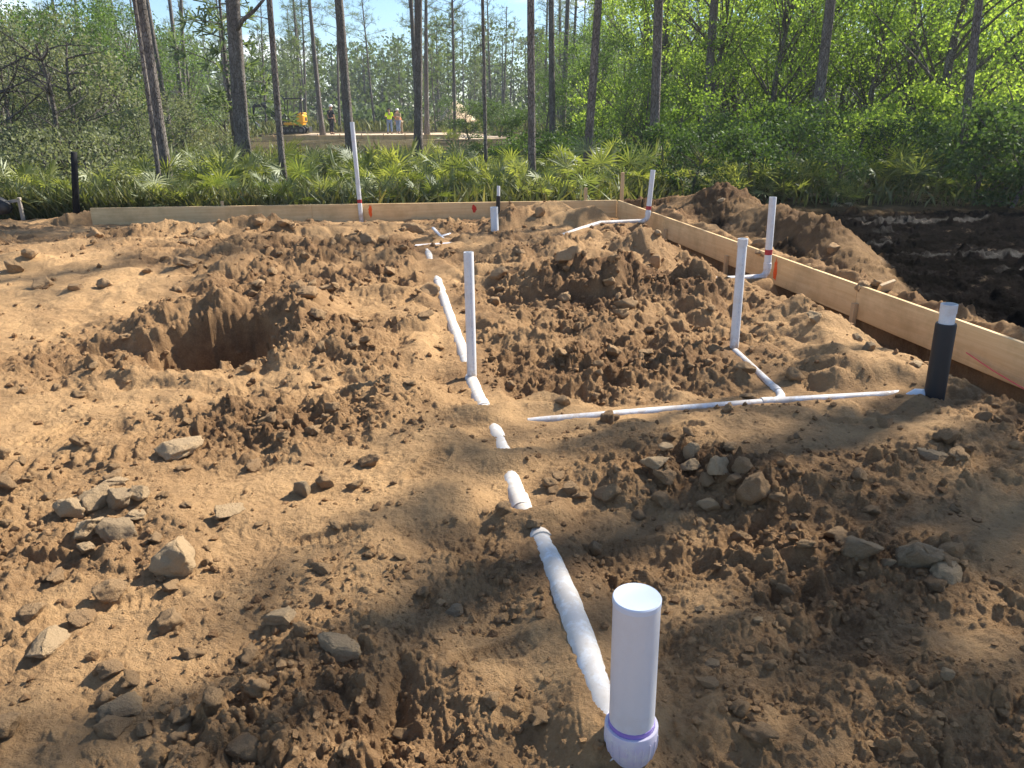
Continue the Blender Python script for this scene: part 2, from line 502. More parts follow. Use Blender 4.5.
# ------------------------------------------------------------------ materials
def mat(name, col=(.5, .5, .5), rough=.6, spec=.4, metal=0.0):
    m = bpy.data.materials.new(name); m.use_nodes = True
    b = m.node_tree.nodes['Principled BSDF']
    b.inputs['Base Color'].default_value = (*col, 1); b.inputs['Roughness'].default_value = rough
    b.inputs['Specular IOR Level'].default_value = spec; b.inputs['Metallic'].default_value = metal
    return m

class NT:
    def __init__(s, m): s.t = m.node_tree; s.b = s.t.nodes.get('Principled BSDF'); s.out = s.t.nodes.get('Material Output')
    def n(s, ty, **kw):
        o = s.t.nodes.new(ty)
        for k, v in kw.items():
            if k.startswith('_'): setattr(o, k[1:], v)
            else: o.inputs[k.replace('__', ' ')].default_value = v
        return o
    def l(s, a, b): s.t.links.new(a, b)
    def noise(s, vec, scale, detail=4, rough=.55, dist=0.0):
        o = s.n('ShaderNodeTexNoise'); o.inputs['Scale'].default_value = scale; o.inputs['Detail'].default_value = detail
        o.inputs['Roughness'].default_value = rough; o.inputs['Distortion'].default_value = dist
        if vec is not None: s.l(vec, o.inputs['Vector'])
        return o.outputs['Fac']
    def ramp(s, fac, *els):
        o = s.n('ShaderNodeValToRGB'); e = o.color_ramp.elements
        while len(e) < len(els): e.new(.5)
        for i, (p, c) in enumerate(els):
            e[i].position = p; e[i].color = (*c, 1) if len(c) == 3 else c
        s.l(fac, o.inputs['Fac']); return o.outputs['Color']
    def mix(s, f, a, b, blend='MIX'):
        o = s.n('ShaderNodeMix', _data_type='RGBA', _blend_type=blend)
        for v, k in ((f, 'Factor'), (a, 'A'), (b, 'B')):
            if isinstance(v, (int, float)): o.inputs[k].default_value = v
            elif isinstance(v, tuple): o.inputs[k].default_value = (*v, 1)
            else: s.l(v, o.inputs[k])
        return o.outputs['Result']
    def math(s, op, a, b=None, c=None, clamp=False):
        o = s.n('ShaderNodeMath', _operation=op, _use_clamp=clamp)
        for i, v in enumerate((a, b, c)):
            if v is None: continue
            if isinstance(v, (int, float)): o.inputs[i].default_value = v
            else: s.l(v, o.inputs[i])
        return o.outputs[0]
    def obj(s, scale=None, rot=None):
        c = s.n('ShaderNodeTexCoord').outputs['Object']
        if scale is None: return c
        m = s.n('ShaderNodeMapping'); m.inputs['Scale'].default_value = scale
        if rot: m.inputs['Rotation'].default_value = rot
        s.l(c, m.inputs['Vector']); return m.outputs['Vector']
    def bump(s, h, strength=.3, dist=.01, nrm=None):
        o = s.n('ShaderNodeBump'); o.inputs['Strength'].default_value = strength; o.inputs['Distance'].default_value = dist
        s.l(h, o.inputs['Height'])
        if nrm is not None: s.l(nrm, o.inputs['Normal'])
        return o.outputs['Normal']

def soil_colour(T, co, moist, dry=(.58, .36, .172), wet=(.170, .092, .044)):
    n1 = T.noise(co, 1.1, 5, .6); n2 = T.noise(co, 9, 5, .65); n3 = T.noise(co, 90, 3, .7)
    f = T.math('ADD', T.math('MULTIPLY', n1, .9), T.math('MULTIPLY', n2, .75))
    f = T.math('ADD', f, T.math('MULTIPLY', moist, .66))
    f = T.math('SUBTRACT', f, .66)
    c = T.ramp(f, (.10, dry), (.42, tuple(a * .55 + b * .45 for a, b in zip(dry, wet))), (.85, wet))
    c = T.mix(T.ramp(n3, (.45, (0, 0, 0)), (.72, (.6, .6, .6))), c, T.mix(.35, c, (.62, .43, .25)))
    c = T.mix(T.ramp(T.noise(co, 38, 4, .7), (.30, (.55, .55, .55)), (.48, (0, 0, 0))), c, T.mix(.6, c, (.13, .075, .038)))
    n4 = T.noise(co, 2.3, 4, .6)
    c = T.mix(T.ramp(n4, (.48, (0, 0, 0)), (.70, (.55, .55, .55))), c, T.mix(.6, c, (.50, .31, .15)))
    return c, n2, n3

def ground_material():
    m = mat('soil', rough=.95, spec=.15); T = NT(m); co = T.obj()
    a = T.n('ShaderNodeVertexColor', _layer_name='zone'); sep = T.n('ShaderNodeSeparateColor'); T.l(a.outputs['Color'], sep.inputs['Color'])
    a2 = T.n('ShaderNodeVertexColor', _layer_name='zone_b'); sep2 = T.n('ShaderNodeSeparateColor'); T.l(a2.outputs['Color'], sep2.inputs['Color'])
    moist, mud, lit = sep.outputs[0], sep.outputs[1], sep.outputs[2]
    pad, wet = sep2.outputs[0], sep2.outputs[1]
    c, n2, n3 = soil_colour(T, co, moist)
    nm = T.noise(co, 2.6, 6, .65)
    mc = T.ramp(nm, (.42, (.005, .0045, .004)), (.62, (.013, .011, .010)), (.72, (.13, .10, .07)))
    c = T.mix(mud, c, mc)
    nl = T.noise(co, 3.5, 6, .7)
    lc = T.ramp(nl, (.35, (.035, .03, .014)), (.55, (.10, .075, .035)), (.7, (.10, .11, .03)))
    c = T.mix(lit, c, lc)
    c = T.mix(pad, c, T.mix(nl, (.52, .40, .27), (.62, .50, .36)))
    T.l(c, T.b.inputs['Base Color'])
    T.l(T.math('SUBTRACT', .95, T.math('MULTIPLY', wet, .45)), T.b.inputs['Roughness'])
    T.l(T.math('ADD', T.math('MULTIPLY', T.math('SUBTRACT', 1, mud), .12), T.math('MULTIPLY', wet, .6)), T.b.inputs['Specular IOR Level'])
    h = T.math('ADD', T.math('MULTIPLY', T.noise(co, 170, 4, .75), .45), T.noise(co, 42, 6, .75))
    T.l(T.bump(h, 1.0, .026), T.b.inputs['Normal'])
    return m

def clod_material(name, dry, wet):
    m = mat(name, rough=.95, spec=.12); T = NT(m); co = T.obj()
    r = T.n('ShaderNodeObjectInfo').outputs['Random']; isl = T.n('ShaderNodeNewGeometry').outputs['Random Per Island']
    f = T.math('ADD', T.math('MULTIPLY', T.noise(co, 14, 5, .65), .9), T.math('MULTIPLY', T.math('ADD', r, isl), .28))
    c = T.ramp(f, (.35, wet), (.62, tuple((a + b) / 2 for a, b in zip(dry, wet))), (.95, dry))
    c = T.mix(T.math('MULTIPLY', T.noise(co, 80, 3, .7), .4), c, T.mix(.5, c, (.6, .44, .27)))
    T.l(c, T.b.inputs['Base Color'])
    h = T.math('ADD', T.noise(co, 5, 8, .75), T.math('MULTIPLY', T.noise(co, 16, 6, .75), .5))
    T.l(T.bump(h, 1.0, .022), T.b.inputs['Normal'])
    return m

def wood_material(name, c1, c2, axis='x', rough=.75):
    m = mat(name, rough=rough, spec=.2); T = NT(m)
    sc = {'x': (.35, 9, 9), 'z': (9, 9, .35)}[axis]
    co = T.obj(sc); co0 = T.obj()
    w = T.noise(co, 3.0, 5, .6, .6); w2 = T.noise(co, 14, 3, .6)
    f = T.math('ADD', T.math('MULTIPLY', w, .75), T.math('MULTIPLY', w2, .3))
    c = T.ramp(f, (.32, c2), (.50, tuple((a + b) / 2 for a, b in zip(c1, c2))), (.68, c1))
    # knots
    v = T.n('ShaderNodeTexVoronoi'); v.inputs['Scale'].default_value = 1.0
    T.l(T.obj({'x': (2.1, 3.0, 3.4), 'z': (3.4, 3.0, 2.1)}[axis]), v.inputs['Vector'])
    kn = T.ramp(v.outputs['Distance'], (.05, (1, 1, 1)), (.11, (0, 0, 0)))
    c = T.mix(T.math('MULTIPLY', kn, .75), c, tuple(a * .35 for a in c2))
    st = T.ramp(T.noise(co0, 2.2, 6, .7), (.46, (0, 0, 0)), (.72, (.75, .75, .75)))
    c = T.mix(st, c, tuple(a * .72 for a in c2))
    T.l(c, T.b.inputs['Base Color']); T.l(T.bump(w2, .25, .003), T.b.inputs['Normal'])
    return m

def pvc_material(name, base=(.66, .67, .68), dirt=.25, dirtcol=(.42, .30, .18)):
    m = mat(name, base, rough=.34, spec=.45); T = NT(m); co = T.obj()
    d = T.ramp(T.noise(co, 7, 6, .68), (.50, (0, 0, 0)), (.72, (1, 1, 1)))
    d2 = T.ramp(T.noise(co, 60, 3, .6), (.60, (0, 0, 0)), (.70, (1, 1, 1)))
    f = T.math('MULTIPLY', T.math('ADD', d, T.math('MULTIPLY', d2, .5)), dirt, clamp=True)
    sx = T.n('ShaderNodeSeparateXYZ'); T.l(co, sx.inputs[0])
    low = T.ramp(sx.outputs['Z'], (.0, (1, 1, 1)), (.16, (0, 0, 0)))
    sp_ = T.ramp(T.math('ADD', T.noise(co, 24, 6, .7), T.math('MULTIPLY', low, .18)), (.54, (0, 0, 0)), (.68, (1, 1, 1)))
    f = T.math('ADD', f, T.math('MULTIPLY', T.math('MULTIPLY', low, sp_), min(1.0, dirt * 1.5)), clamp=True)
    T.l(T.mix(f, base, dirtcol), T.b.inputs['Base Color'])
    T.l(T.math('ADD', .32, T.math('MULTIPLY', f, .6)), T.b.inputs['Roughness'])
    return m

def bark_material(name, c1, c2, c3):
    m = mat(name, rough=.95, spec=.1); T = NT(m)
    co = T.obj((1, 1, .32))
    v = T.n('ShaderNodeTexVoronoi', _feature='DISTANCE_TO_EDGE'); v.inputs['Scale'].default_value = 30; T.l(co, v.inputs['Vector'])
    n = T.noise(co, 7, 5, .65); n2 = T.noise(co, 40, 4, .7)
    c = T.ramp(T.math('ADD', T.math('MULTIPLY', n, .7), T.math('MULTIPLY', n2, .35)), (.35, c2), (.52, c1), (.70, c3))
    e = T.ramp(v.outputs['Distance'], (0, (0, 0, 0)), (.14, (1, 1, 1)))
    c = T.mix(T.math('ADD', T.math('MULTIPLY', e, .6), .4), tuple(a * .38 for a in c2), c)
    T.l(c, T.b.inputs['Base Color'])
    h = T.math('ADD', e, T.math('MULTIPLY', n2, .5)); T.l(T.bump(h, .9, .02), T.b.inputs['Normal'])
    return m

def leaf_material(name, c1, c2, c3, trans=.45, gloss=.06, tcol=1.25):
    m = bpy.data.materials.new(name); m.use_nodes = True; T = NT(m); T.t.nodes.remove(T.b)
    r = T.n('ShaderNodeObjectInfo').outputs['Random']; isl = T.n('ShaderNodeNewGeometry').outputs['Random Per Island']
    f = T.math('ADD', T.math('MULTIPLY', isl, .5), T.math('MULTIPLY', r, .5))
    c = T.ramp(f, (.1, c1), (.5, c2), (.92, c3))
    d = T.n('ShaderNodeBsdfDiffuse'); T.l(c, d.inputs['Color'])
    t = T.n('ShaderNodeBsdfTranslucent'); T.l(T.mix(1.0, c, (tcol, tcol * 1.05, tcol * .6), 'MULTIPLY'), t.inputs['Color'])
    g = T.n('ShaderNodeBsdfGlossy'); g.inputs['Roughness'].default_value = .60; g.inputs['Color'].default_value = (.8, .85, .8, 1)
    x = T.n('ShaderNodeMixShader'); x.inputs[0].default_value = trans; T.l(d.outputs[0], x.inputs[1]); T.l(t.outputs[0], x.inputs[2])
    y = T.n('ShaderNodeMixShader'); y.inputs[0].default_value = gloss; T.l(x.outputs[0], y.inputs[1]); T.l(g.outputs[0], y.inputs[2])
    T.l(y.outputs[0], T.out.inputs['Surface'])
    return m

M_SOIL = ground_material()
M_CLOD = clod_material('damp_clod', (.44, .28, .145), (.18, .102, .050))
M_CRUMB = mat('crumbled_soil', rough=.95, spec=.12)
def _cr():
    T = NT(M_CRUMB); co = T.obj(); isl = T.n('ShaderNodeNewGeometry').outputs['Random Per Island']
    c, _, _ = soil_colour(T, co, T.math('ADD', .45, T.math('MULTIPLY', isl, .5))); T.l(c, T.b.inputs['Base Color'])
    T.l(T.bump(T.noise(co, 220, 4, .7), 1.0, .01), T.b.inputs['Normal'])
_cr()
M_ROCK = clod_material('pale_limerock', (.55, .39, .225), (.38, .255, .14))
M_GREYROCK = clod_material('grey_rock', (.40, .29, .175), (.22, .150, .085))
M_BOARD = wood_material('pine_board', (.80, .58, .31), (.66, .43, .20), 'x')
M_STAKE = wood_material('pine_stake', (.66, .49, .29), (.50, .34, .18), 'z')
M_PVC = pvc_material('white_pvc', dirt=.38)
M_PVCD = pvc_material('dusty_white_pvc', (.70, .69, .67), .34, (.50, .40, .28))
M_PVC2 = pvc_material('clean_white_pvc', (.66, .66, .68), .12)
M_CAP = mat('pvc_cap_sky_tint', (.62, .68, .78), .30, .5)  # white cap; the sky's reflection is put into its base colour as light blue
M_BLACK = mat('black_sleeve', (.018, .018, .020), .50, .4)
M_PRIMER = mat('purple_primer', (.26, .18, .52), .35, .5)
M_PRIMERL = pvc_material('primer_stained_pvc', (.66, .64, .67), .15, (.40, .30, .62))
M_TAPE = mat('red_tape', (.42, .03, .04), .45, .4)
M_SILVER = mat('grey_tape', (.62, .66, .70), .30, .6)
M_ORANGE = mat('orange_paint', (.85, .13, .03), .8, .1)
M_RED = mat('red_paint', (.62, .06, .04), .8, .1)
M_PINK = mat('pink_string', (.75, .16, .16), .7, .1)
M_BARK = bark_material('pine_bark', (.21, .185, .165), (.125, .105, .093), (.35, .32, .29))
M_BARK2 = bark_material('grey_bark', (.17, .15, .13), (.09, .078, .066), (.30, .28, .25))
M_NEEDLE = leaf_material('pine_needles', (.075, .11, .045), (.125, .17, .068), (.20, .24, .10), .45, .05)
M_LEAF_B = leaf_material('bright_leaves', (.105, .16, .026), (.18, .255, .040), (.29, .35, .075), .60, .035, 1.75)
M_LEAF_D = leaf_material('dark_leaves', (.06, .105, .022), (.10, .16, .032), (.15, .22, .048), .50, .04, 1.5)
M_LEAF_S = leaf_material('shrub_leaves', (.035, .062, .016), (.062, .105, .024), (.11, .165, .038), .40, .04, 1.4)
M_LEAF_G = leaf_material('grey_green_leaves', (.11, .13, .070), (.17, .185, .105), (.26, .27, .165), .40, .02)
M_PALM = leaf_material('palmetto_fronds', (.065, .090, .020), (.145, .165, .034), (.33, .33, .09), .48, .09, 1.6)
M_DRYPALM = leaf_material('dead_fronds', (.20, .15, .085), (.28, .22, .13), (.36, .30, .19), .25, .04)
M_GRASS = leaf_material('undergrowth_blades', (.055, .080, .018), (.115, .130, .035), (.23, .20, .08), .35, .05)

# ------------------------------------------------------------------ pipe runs that are drawn into the soil (fixed before the ground is meshed)
PATH = [(606, 722, .13, 1.0), (575, 620, .10, 1.0), (538, 536, .075, .95), (528, 521, .055, -.7), (520, 511, .06, .95), (510, 480, .06, .9), (506, 466, .05, -.4),
        (503, 450, .05, .80), (494, 431, .05, .85), (488, 420, .045, -.5), (482, 408, .05, .9), (471, 384, .05, .9), (468, 372, .05, .3), (466, 362, .05, .95), (452, 325, .045, 1.0),
        (438, 283, .045, .95), (433, 270, .03, -.8), (430, 261, .05, .95), (428, 254, .05, .9), (424, 248, .03, -.6)]
MAIN = [(U(px, py, z), e) for (px, py, z, e) in PATH]
for (a, ea), (b, eb) in zip(MAIN[:-1], MAIN[1:]): run(a, b, .047, ea, eb)
CROSS = [(U(528, 423, .05), .3), (U(545, 421, .06), .95), (U(640, 413, .06), 1.0), (U(790, 401, .062), 1.0), (U(886, 395.5, .055), .95), (U(902, 394, .035), .3)]
for (a, ea), (b, eb) in zip(CROSS[:-1], CROSS[1:]): run(a, b, .026, ea + .25, eb + .25)
LEG = [(U(735, 352, .05), .6), (U(742, 360, .06), 1.0), (U(783, 397, .062), 1.2)]
for (a, ea), (b, eb) in zip(LEG[:-1], LEG[1:]): run(a, b, .026, ea + .25, eb + .25)
FARX = [(U(400, 248, .06), U(452, 244.5, .06)), (U(431, 240.5, .06), U(450, 235, .06)), (U(433, 229, .06), U(443, 240, .06))]
for a, b in FARX: run(a, b, .03, 1.0, 1.0)
P6LINE = [(U(640, 221.5, .13), 1.45), (U(600, 224, .12), 1.4), (U(562, 236, .07), 1.0)]
for (a, ea), (b, eb) in zip(P6LINE[:-1], P6LINE[1:]): run(a, b, .035, ea, eb)
run(U(766, 278, .05), U(735, 280, .05), .035, 1.45, 1.4)

# ------------------------------------------------------------------ the ground
def build_ground():
    rs = [.03, .3, .6, .85, 1.05]
    r = 1.2
    while r < 1500:
        rs.append(r)
        r += r * (.0024 if r < 4 else .0030 if r < 7.5 else .0050 if r < 14.5 else .012 if r < 30 else .03 if r < 120 else .15)
    rs = np.array(rs + [1600.0])
    th = np.concatenate([np.linspace(-180, -56, 40)[:-1], np.linspace(-56, 60, 1420), np.linspace(60, 180, 40)[1:-1]]) * math.pi / 180
    Rg, Tg = np.meshgrid(rs, th, indexing='ij')
    x = (Rg * np.sin(Tg)).ravel(); y = (Rg * np.cos(Tg)).ravel()
    z = np.concatenate([height(a, b) for a, b in zip(np.array_split(x, 12), np.array_split(y, 12))])
    nr, nt = len(rs), len(th)
    i = np.arange(nr - 1)[:, None] * nt; j = np.arange(nt)[None, :]; j2 = (j + 1) % nt
    F = np.stack([i + j, i + nt + j, i + nt + j2, i + j2], -1).reshape(-1, 4)[:, ::-1]
    V = np.stack([x, y, z], 1)
    me = new_mesh('ground', V, F.copy(), M_SOIL, True)
    rough, mud, lit, pad, wet = zones(x, y)
    for nm, cols in (('zone', (rough, mud, lit)), ('zone_b', (pad, wet, wet * 0))):
        at = me.attributes.new(nm, 'FLOAT_COLOR', 'POINT')
        arr = np.stack([*cols, np.ones_like(x)], 1).astype(np.float32)
        at.data.foreach_set('color', arr.ravel())
    o = obj('ground', me)
    tag(o, kind='structure')
    return o
build_ground()

# ------------------------------------------------------------------ form boards and stakes
def board_run(A, B, name, label, thick=.038, gap=(0, 0), inside=1):
    """a plank standing on edge from A to B (top edge line)"""
    d = (B - A); L = d.length - gap[0] - gap[1]
    ang = math.atan2(d.y, d.x)
    o = empty(name, ((A + B) / 2), None); o.location.z = 0
    o.rotation_euler = (0, 0, ang)
    tag(o, label, 'form board', 'wooden form boards')
    mb = MB(); mb.box((0, 0, (BZ1 + BZ0) / 2), (L, thick, BZ1 - BZ0), bev=.004)
    mb.build('plank', M_BOARD, o)
    return o, ang, L

def paint_mark(board, A, B, pxy, w, h, m, thick, seed, zc=None):
    """a sprayed blotch 2 mm proud of the plank's inside face"""
    rnd = random.Random(seed); d = (B - A).normalized(); n = Vector((d.y, -d.x, 0))
    P = pxy; local = (P - (A + B) / 2).dot(d)
    V = [(local, 0, zc)]; k = 22
    side = -1 if n.y < 0 or n.x < 0 else 1
    for i in range(k):
        a = 6.283 * i / k; q = .75 + .5 * rnd.random()
        V.append((local + math.cos(a) * w / 2 * q, 0, zc + math.sin(a) * h / 2 * q))
    V = [(v[0], -(thick / 2 + .002), v[2]) for v in V]
    F = [(0, 1 + i, 1 + (i + 1) % k) for i in range(k)]
    me = new_mesh('paint_mark', V, F, m, False)
    return obj('paint_mark', me, board)

dB = (CORNER - LEFT_END)
TH = .038
mid = LEFT_END + dB * .40
backA, _, _ = board_run(LEFT_END, mid, 'form_board', 'long pale form board along the back of the pad, left of the tall leaning pipe', TH, (0, .003))
backB, _, _ = board_run(mid, CORNER, 'form_board', 'form board along the back of the pad from tall pipe to far corner', TH, (.003, 0))
def on_back(px):
    lo, hi = 0., 1.
    for _ in range(40):
        t = (lo + hi) / 2; p = LEFT_END + dB * t
        x = 512 + FPX * p.x / (p.y * cp - (p.z - CAM_H) * sp)
        lo, hi = (t, hi) if x < px else (lo, t)
    return LEFT_END + dB * lo
dRt = RIGHT_END - CORNER
def on_right(px):
    lo, hi = 0., 1.
    for _ in range(40):
        t = (lo + hi) / 2; p = CORNER + dRt * t
        x = 512 + FPX * p.x / (p.y * cp - (p.z - CAM_H) * sp)
        lo, hi = (t, hi) if x < px else (lo, t)
    return CORNER + dRt * lo
def half(A, d):    # shift the run so that its inside face line passes through the measured edge
    n = Vector((-d.y, d.x, 0)).normalized(); return n
J1, J2 = on_right(664), on_right(858)
nR = Vector((dRt.y, -dRt.x, 0)).normalized()
if nR.x < 0: nR = -nR
offR = nR * (TH / 2)
dRn = dRt.normalized()
RB = []
for a, b, lab in ((CORNER + dRn * .022, J1, 'short board at the far right corner beside the red-banded pipe'),
                  (J1, J2, 'middle right board with orange paint beside a white elbow pipe'),
                  (J2, RIGHT_END, 'nearest form board on the right side, behind the black sleeved pipe')):
    RB.append((board_run(a + offR, b + offR, 'form_board', lab, TH, (.002, .002))[0], a + offR, b + offR))
for px, m, w, h, zc, sd in ((370, M_ORANGE, .055, .19, .09, 3), (474, M_RED, .085, .11, .10, 4), (306, M_BLACK, .02, .02, .1, 5)):
    if m is M_BLACK: continue
    P = on_back(px); bd, A, B = (backA, LEFT_END, mid) if px < 300 else (backB, mid, CORNER)
    if (P - LEFT_END).length < (mid - LEFT_END).length: bd, A, B = backA, LEFT_END, mid
    paint_mark(bd, A, B, P, w, h, m, TH, sd, zc)
mk = paint_mark(RB[1][0], RB[1][1], RB[1][2], on_right(777), .07, .22, M_ORANGE, TH, 9, .06)

def stake(p, top, bot, label, w=.042, lean=(0, 0), m=M_STAKE, name='wooden_stake', tilt=0):
    o = MB(); h = top - bot
    o.box((0, 0, h / 2 + .03), (w, w * .8, h - .06), bev=.003)
    o.add([(-w / 2, -w * .4, .03), (w / 2, -w * .4, .03), (w / 2, w * .4, .03), (-w / 2, w * .4, .03), (0, 0, -.12)], [(0, 1, 4), (1, 2, 4), (2, 3, 4), (3, 0, 4)])
    s = o.build(name, m); s.location = (p.x, p.y, bot); s.rotation_euler = (lean[0], lean[1], tilt)
    return tag(s, label, 'stake', 'stakes bracing the form boards')
nB = Vector((-dB.y, dB.x, 0)).normalized()
tb = math.atan2(dB.y, dB.x); tr = math.atan2(dRt.y, dRt.x)
off = TH / 2 + .022
stake(on_back(222) + nB * off, .27, -.2, 'short wooden stake behind the left half of the back board', tilt=tb)
stake(on_back(586) + nB * off, .40, -.2, 'wooden stake behind the back board, just left of the far corner', .05, tilt=tb)
stake(on_back(613) + nB * (off + .25) + Vector((.22, 0, 0)), .62, -.2, 'tallest wooden stake, standing just outside the far corner', .055, tilt=tb)
for px, lab in ((668, 'stake under the joint of the short corner board'), (730, 'stake under the right board, left of the white elbow pipe'), (860, 'stake bracing the joint nearest the camera on the right boards')):
    P = on_right(px)
    stake(P - nR * .022 * 1.0, .02 + (.03 if px != 730 else .0), -.35, lab, .05, tilt=tr)

# pink string line by the nearest board
mb = MB(); A = U(982, 372, -.03); B = U(1011, 389, -.05)
A = Vector((on_right(976).x - .03, on_right(976).y, .015)); B = Vector((on_right(1024).x - .03, on_right(1024).y - .15, -.055))
mb.tube([A, (A + B) / 2 + Vector((0, 0, -.008)), B], .0045, 6)
tag(mb.build('string_line', M_PINK), 'thin red string stretched along the foot of the nearest right board', 'string line')
# offcut leaning outside
mb = MB(); P = on_right(868) + nR * .16
mb.box((0, 0, 0), (.16, .028, .12), rot=Matrix.Rotation(.5, 3, 'X') @ Matrix.Rotation(.45, 3, 'Z'), bev=.003)
b = mb.build('wood_offcut', M_STAKE); b.location = (P.x, P.y, .20)
tag(b, 'small triangular wood offcut leaning outside the right board', 'offcut')

# ------------------------------------------------------------------ pipes
def hollow(prof_r, length, wall=.004):
    return [(prof_r, 0), (prof_r, length - .003), (prof_r - .001, length), (prof_r - wall, length), (prof_r - wall, length - .25), (0.0001, length - .25)]

def upright(px, py, tx, ty, r, label, z=None, m=M_PVC, below=.2, open_top=True, name='pipe_riser', group='white pipe risers', cat='pipe', base=None):
    B = base if base is not None else (hit(px, py)[0] if z is None else U(px, py, z))
    T = UY(tx, ty, B.y)
    ax = (T - B); L = ax.length; ax = ax.normalized()
    o = empty(name, B, label, cat, group)
    mb = MB()
    if open_top:
        mb.lathe([(a, h) for a, h in hollow(r, L + below)], -ax * below, ax, 24)
    else:
        mb.lathe([(r, 0), (r, L + below - .004), (r - .004, L + below), (.0001, L + below)], -ax * below, ax, 24)
    p = autosmooth(mb.build('pipe', m, o))
    return o, B, T, ax, L

def band(o, ax, h, r, w, m, name):
    mb = MB(); mb.lathe([(r - .001, h - w / 2), (r + .0015, h - w / 2), (r + .0015, h + w / 2), (r - .001, h + w / 2)], (0, 0, 0), ax, 24)
    return autosmooth(mb.build(name, m, o))

def printed_line(o, ax, h0, h1, r, ang0, m):
    """the faint rows of factory print along a pipe, as short dashes hugging the wall"""
    ax = Vector(ax); u = ax.orthogonal().normalized(); w = ax.cross(u); mb = MB(); rnd = random.Random(4); h = h0
    while h < h1:
        dl = rnd.uniform(.006, .02)
        for da in (0, .10):
            if rnd.random() < .35: continue
            V = []
            for hh in (h, h + dl):
                for a in (ang0 + da, ang0 + da + .055):
                    V.append(ax * hh + (u * math.cos(a) + w * math.sin(a)) * (r + .0006))
            mb.add(V, [(0, 1, 3, 2)])
        h += dl + rnd.uniform(.004, .02)
    return mb.build('faint_print', M_PRINT, o)
M_PRINT = mat('faint_print', (.46, .50, .58), .6, .2)

# the big capped clean-out in the foreground
base = hit(631, 752)[0]; base.z = max(base.z, .10); base = U(631, 733, .17)
rP = .0545
o, B, T, ax, L = upright(0, 0, 637, 598, rP, 'large capped white pipe standing in the foreground with a purple primer ring', m=M_PVC2, open_top=False, base=base, below=.01, name='capped_pipe', group=None)
mb = MB()
mb.lathe([(rP, L - .012), (rP + .0012, L - .011), (rP + .0012, L + .001), (rP - .001, L + .004), (rP - .004, L + .004), (.0001, L + .004)], (0, 0, 0), ax, 48)
c = autosmooth(mb.build('end_cap', M_CAP, o), 30)
hub = MB()
hub.lathe([(.030, -.14), (.036, -.095), (.046, -.070), (.0565, -.048), (.0615, -.026), (.0635, -.006), (.0645, .030), (.063, .033), (rP + .002, .033), (rP, .030)], (0, 0, 0), ax, 40)
hb = autosmooth(hub.build('hub_fitting', M_PRIMERL, o), 30)
rib = MB(); u = Vector((1, 0, 0)); w = Vector((0, 1, 0))
for k in range(20):
    a = 6.283 * k / 20
    pts = [(.0642, .012), (.0637, -.006), (.0618, -.026), (.0570, -.048)]
    rib.tube([ax * h + (u * math.cos(a) + w * math.sin(a)) * q for q, h in pts], [.0016, .0026, .0026, .0012], 5)
rib.build('hub_ribs', M_PRIMERL, hb)
band(o, ax, .039, rP, .012, M_PRIMER, 'primer_ring')
mb = MB(); mb.lathe([(.0620, .026), (.0632, .027), (.0632, .031), (.0620, .0325)], (0, 0, 0), ax, 40); autosmooth(mb.build('primer_smear', M_PRIMER, hb))

# main buried sewer run
o = empty('sewer_pipe', MAIN[0][0], 'long white sewer pipe half buried in the trench from the foreground to the far board', 'pipe')
mb = MB(); P0 = MAIN[0][0]
pts = [P0 + (P0 - MAIN[1][0]).normalized() * .08 + Vector((.02, -.02, -.05))] + [p for p, e in MAIN]
dense = []
for a, b in zip(pts[:-1], pts[1:]):
    n = max(2, int((b - a).length / .08))
    for k in range(n): dense.append(a + (b - a) * k / n)
dense.append(pts[-1])
for _ in range(6):
    dense = [dense[0]] + [dense[i] * .5 + (dense[i - 1] + dense[i + 1]) * .25 for i in range(1, len(dense) - 1)] + [dense[-1]]
mb.tube([p - P0 for p in dense], .047, 20)
autosmooth(mb.build('pipe', M_PVCD, o))
for i in (2, 4, 10, 15):
    p, e = MAIN[i]; q = MAIN[i + 1][0]; d = (q - p).normalized()
    k = min(range(len(dense)), key=lambda j: (dense[j] - p).length); p = dense[k]
    mb = MB(); mb.tube([p - P0 - d * .05, p - P0 + d * .05], .0505, 20); autosmooth(mb.build('coupling', M_PVCD, o))

# centre riser
o, B, T, ax, L = upright(472, 378, 468.5, 252, .029, 'white pipe riser in the middle of the dirt above the buried run')
printed_line(o, ax, .05, L - .05, .029, 4.2, M_PRINT)
# right riser at the L
o, B, T, ax, L = upright(734, 348, 743, 238.5, .030, 'white pipe riser at the head of the L-shaped run on the right')
mb = MB(); mb.lathe([(.0305, L - .045), (.0335, L - .045), (.0335, L), (.0305, L + .001)], (0, 0, 0), ax, 24); autosmooth(mb.build('collar', M_PVC, o))
printed_line(o, ax, .05, L - .06, .030, 3.9, M_PRINT)
# L-shaped branch lying on the soil
P0 = CROSS[0][0]
o = empty('branch_pipe', P0, 'thin white pipe lying across the dirt with a bent leg to the right riser', 'pipe')
mb = MB(); cr_pts = []
for (a, _), (b, _) in zip(CROSS[:-1], CROSS[1:]):
    n = max(2, int((b - a).length / .1))
    cr_pts += [a + (b - a) * k / n for k in range(n)]
cr_pts.append(CROSS[-1][0])
mb.tube([p - P0 for p in cr_pts], .026, 16); autosmooth(mb.build('pipe', M_PVC, o))
E1 = U(786, 401.2, .062); mb = MB()
a, b = LEG[0][0], LEG[2][0]; dleg = (b - a).normalized()
dcr = (CROSS[4][0] - CROSS[3][0]).normalized()
pts = [a - P0, b - dleg * .07 - P0]
for k in range(1, 7):
    t = k / 6; pts.append((b - dleg * .07) * (1 - t) ** 2 + (E1 + Vector((.0, .0, 0))) * 2 * t * (1 - t) + (E1 - dcr * .10) * t * t - P0)
mb.tube(pts, .026, 16); autosmooth(mb.build('bent_leg', M_PVC, o))
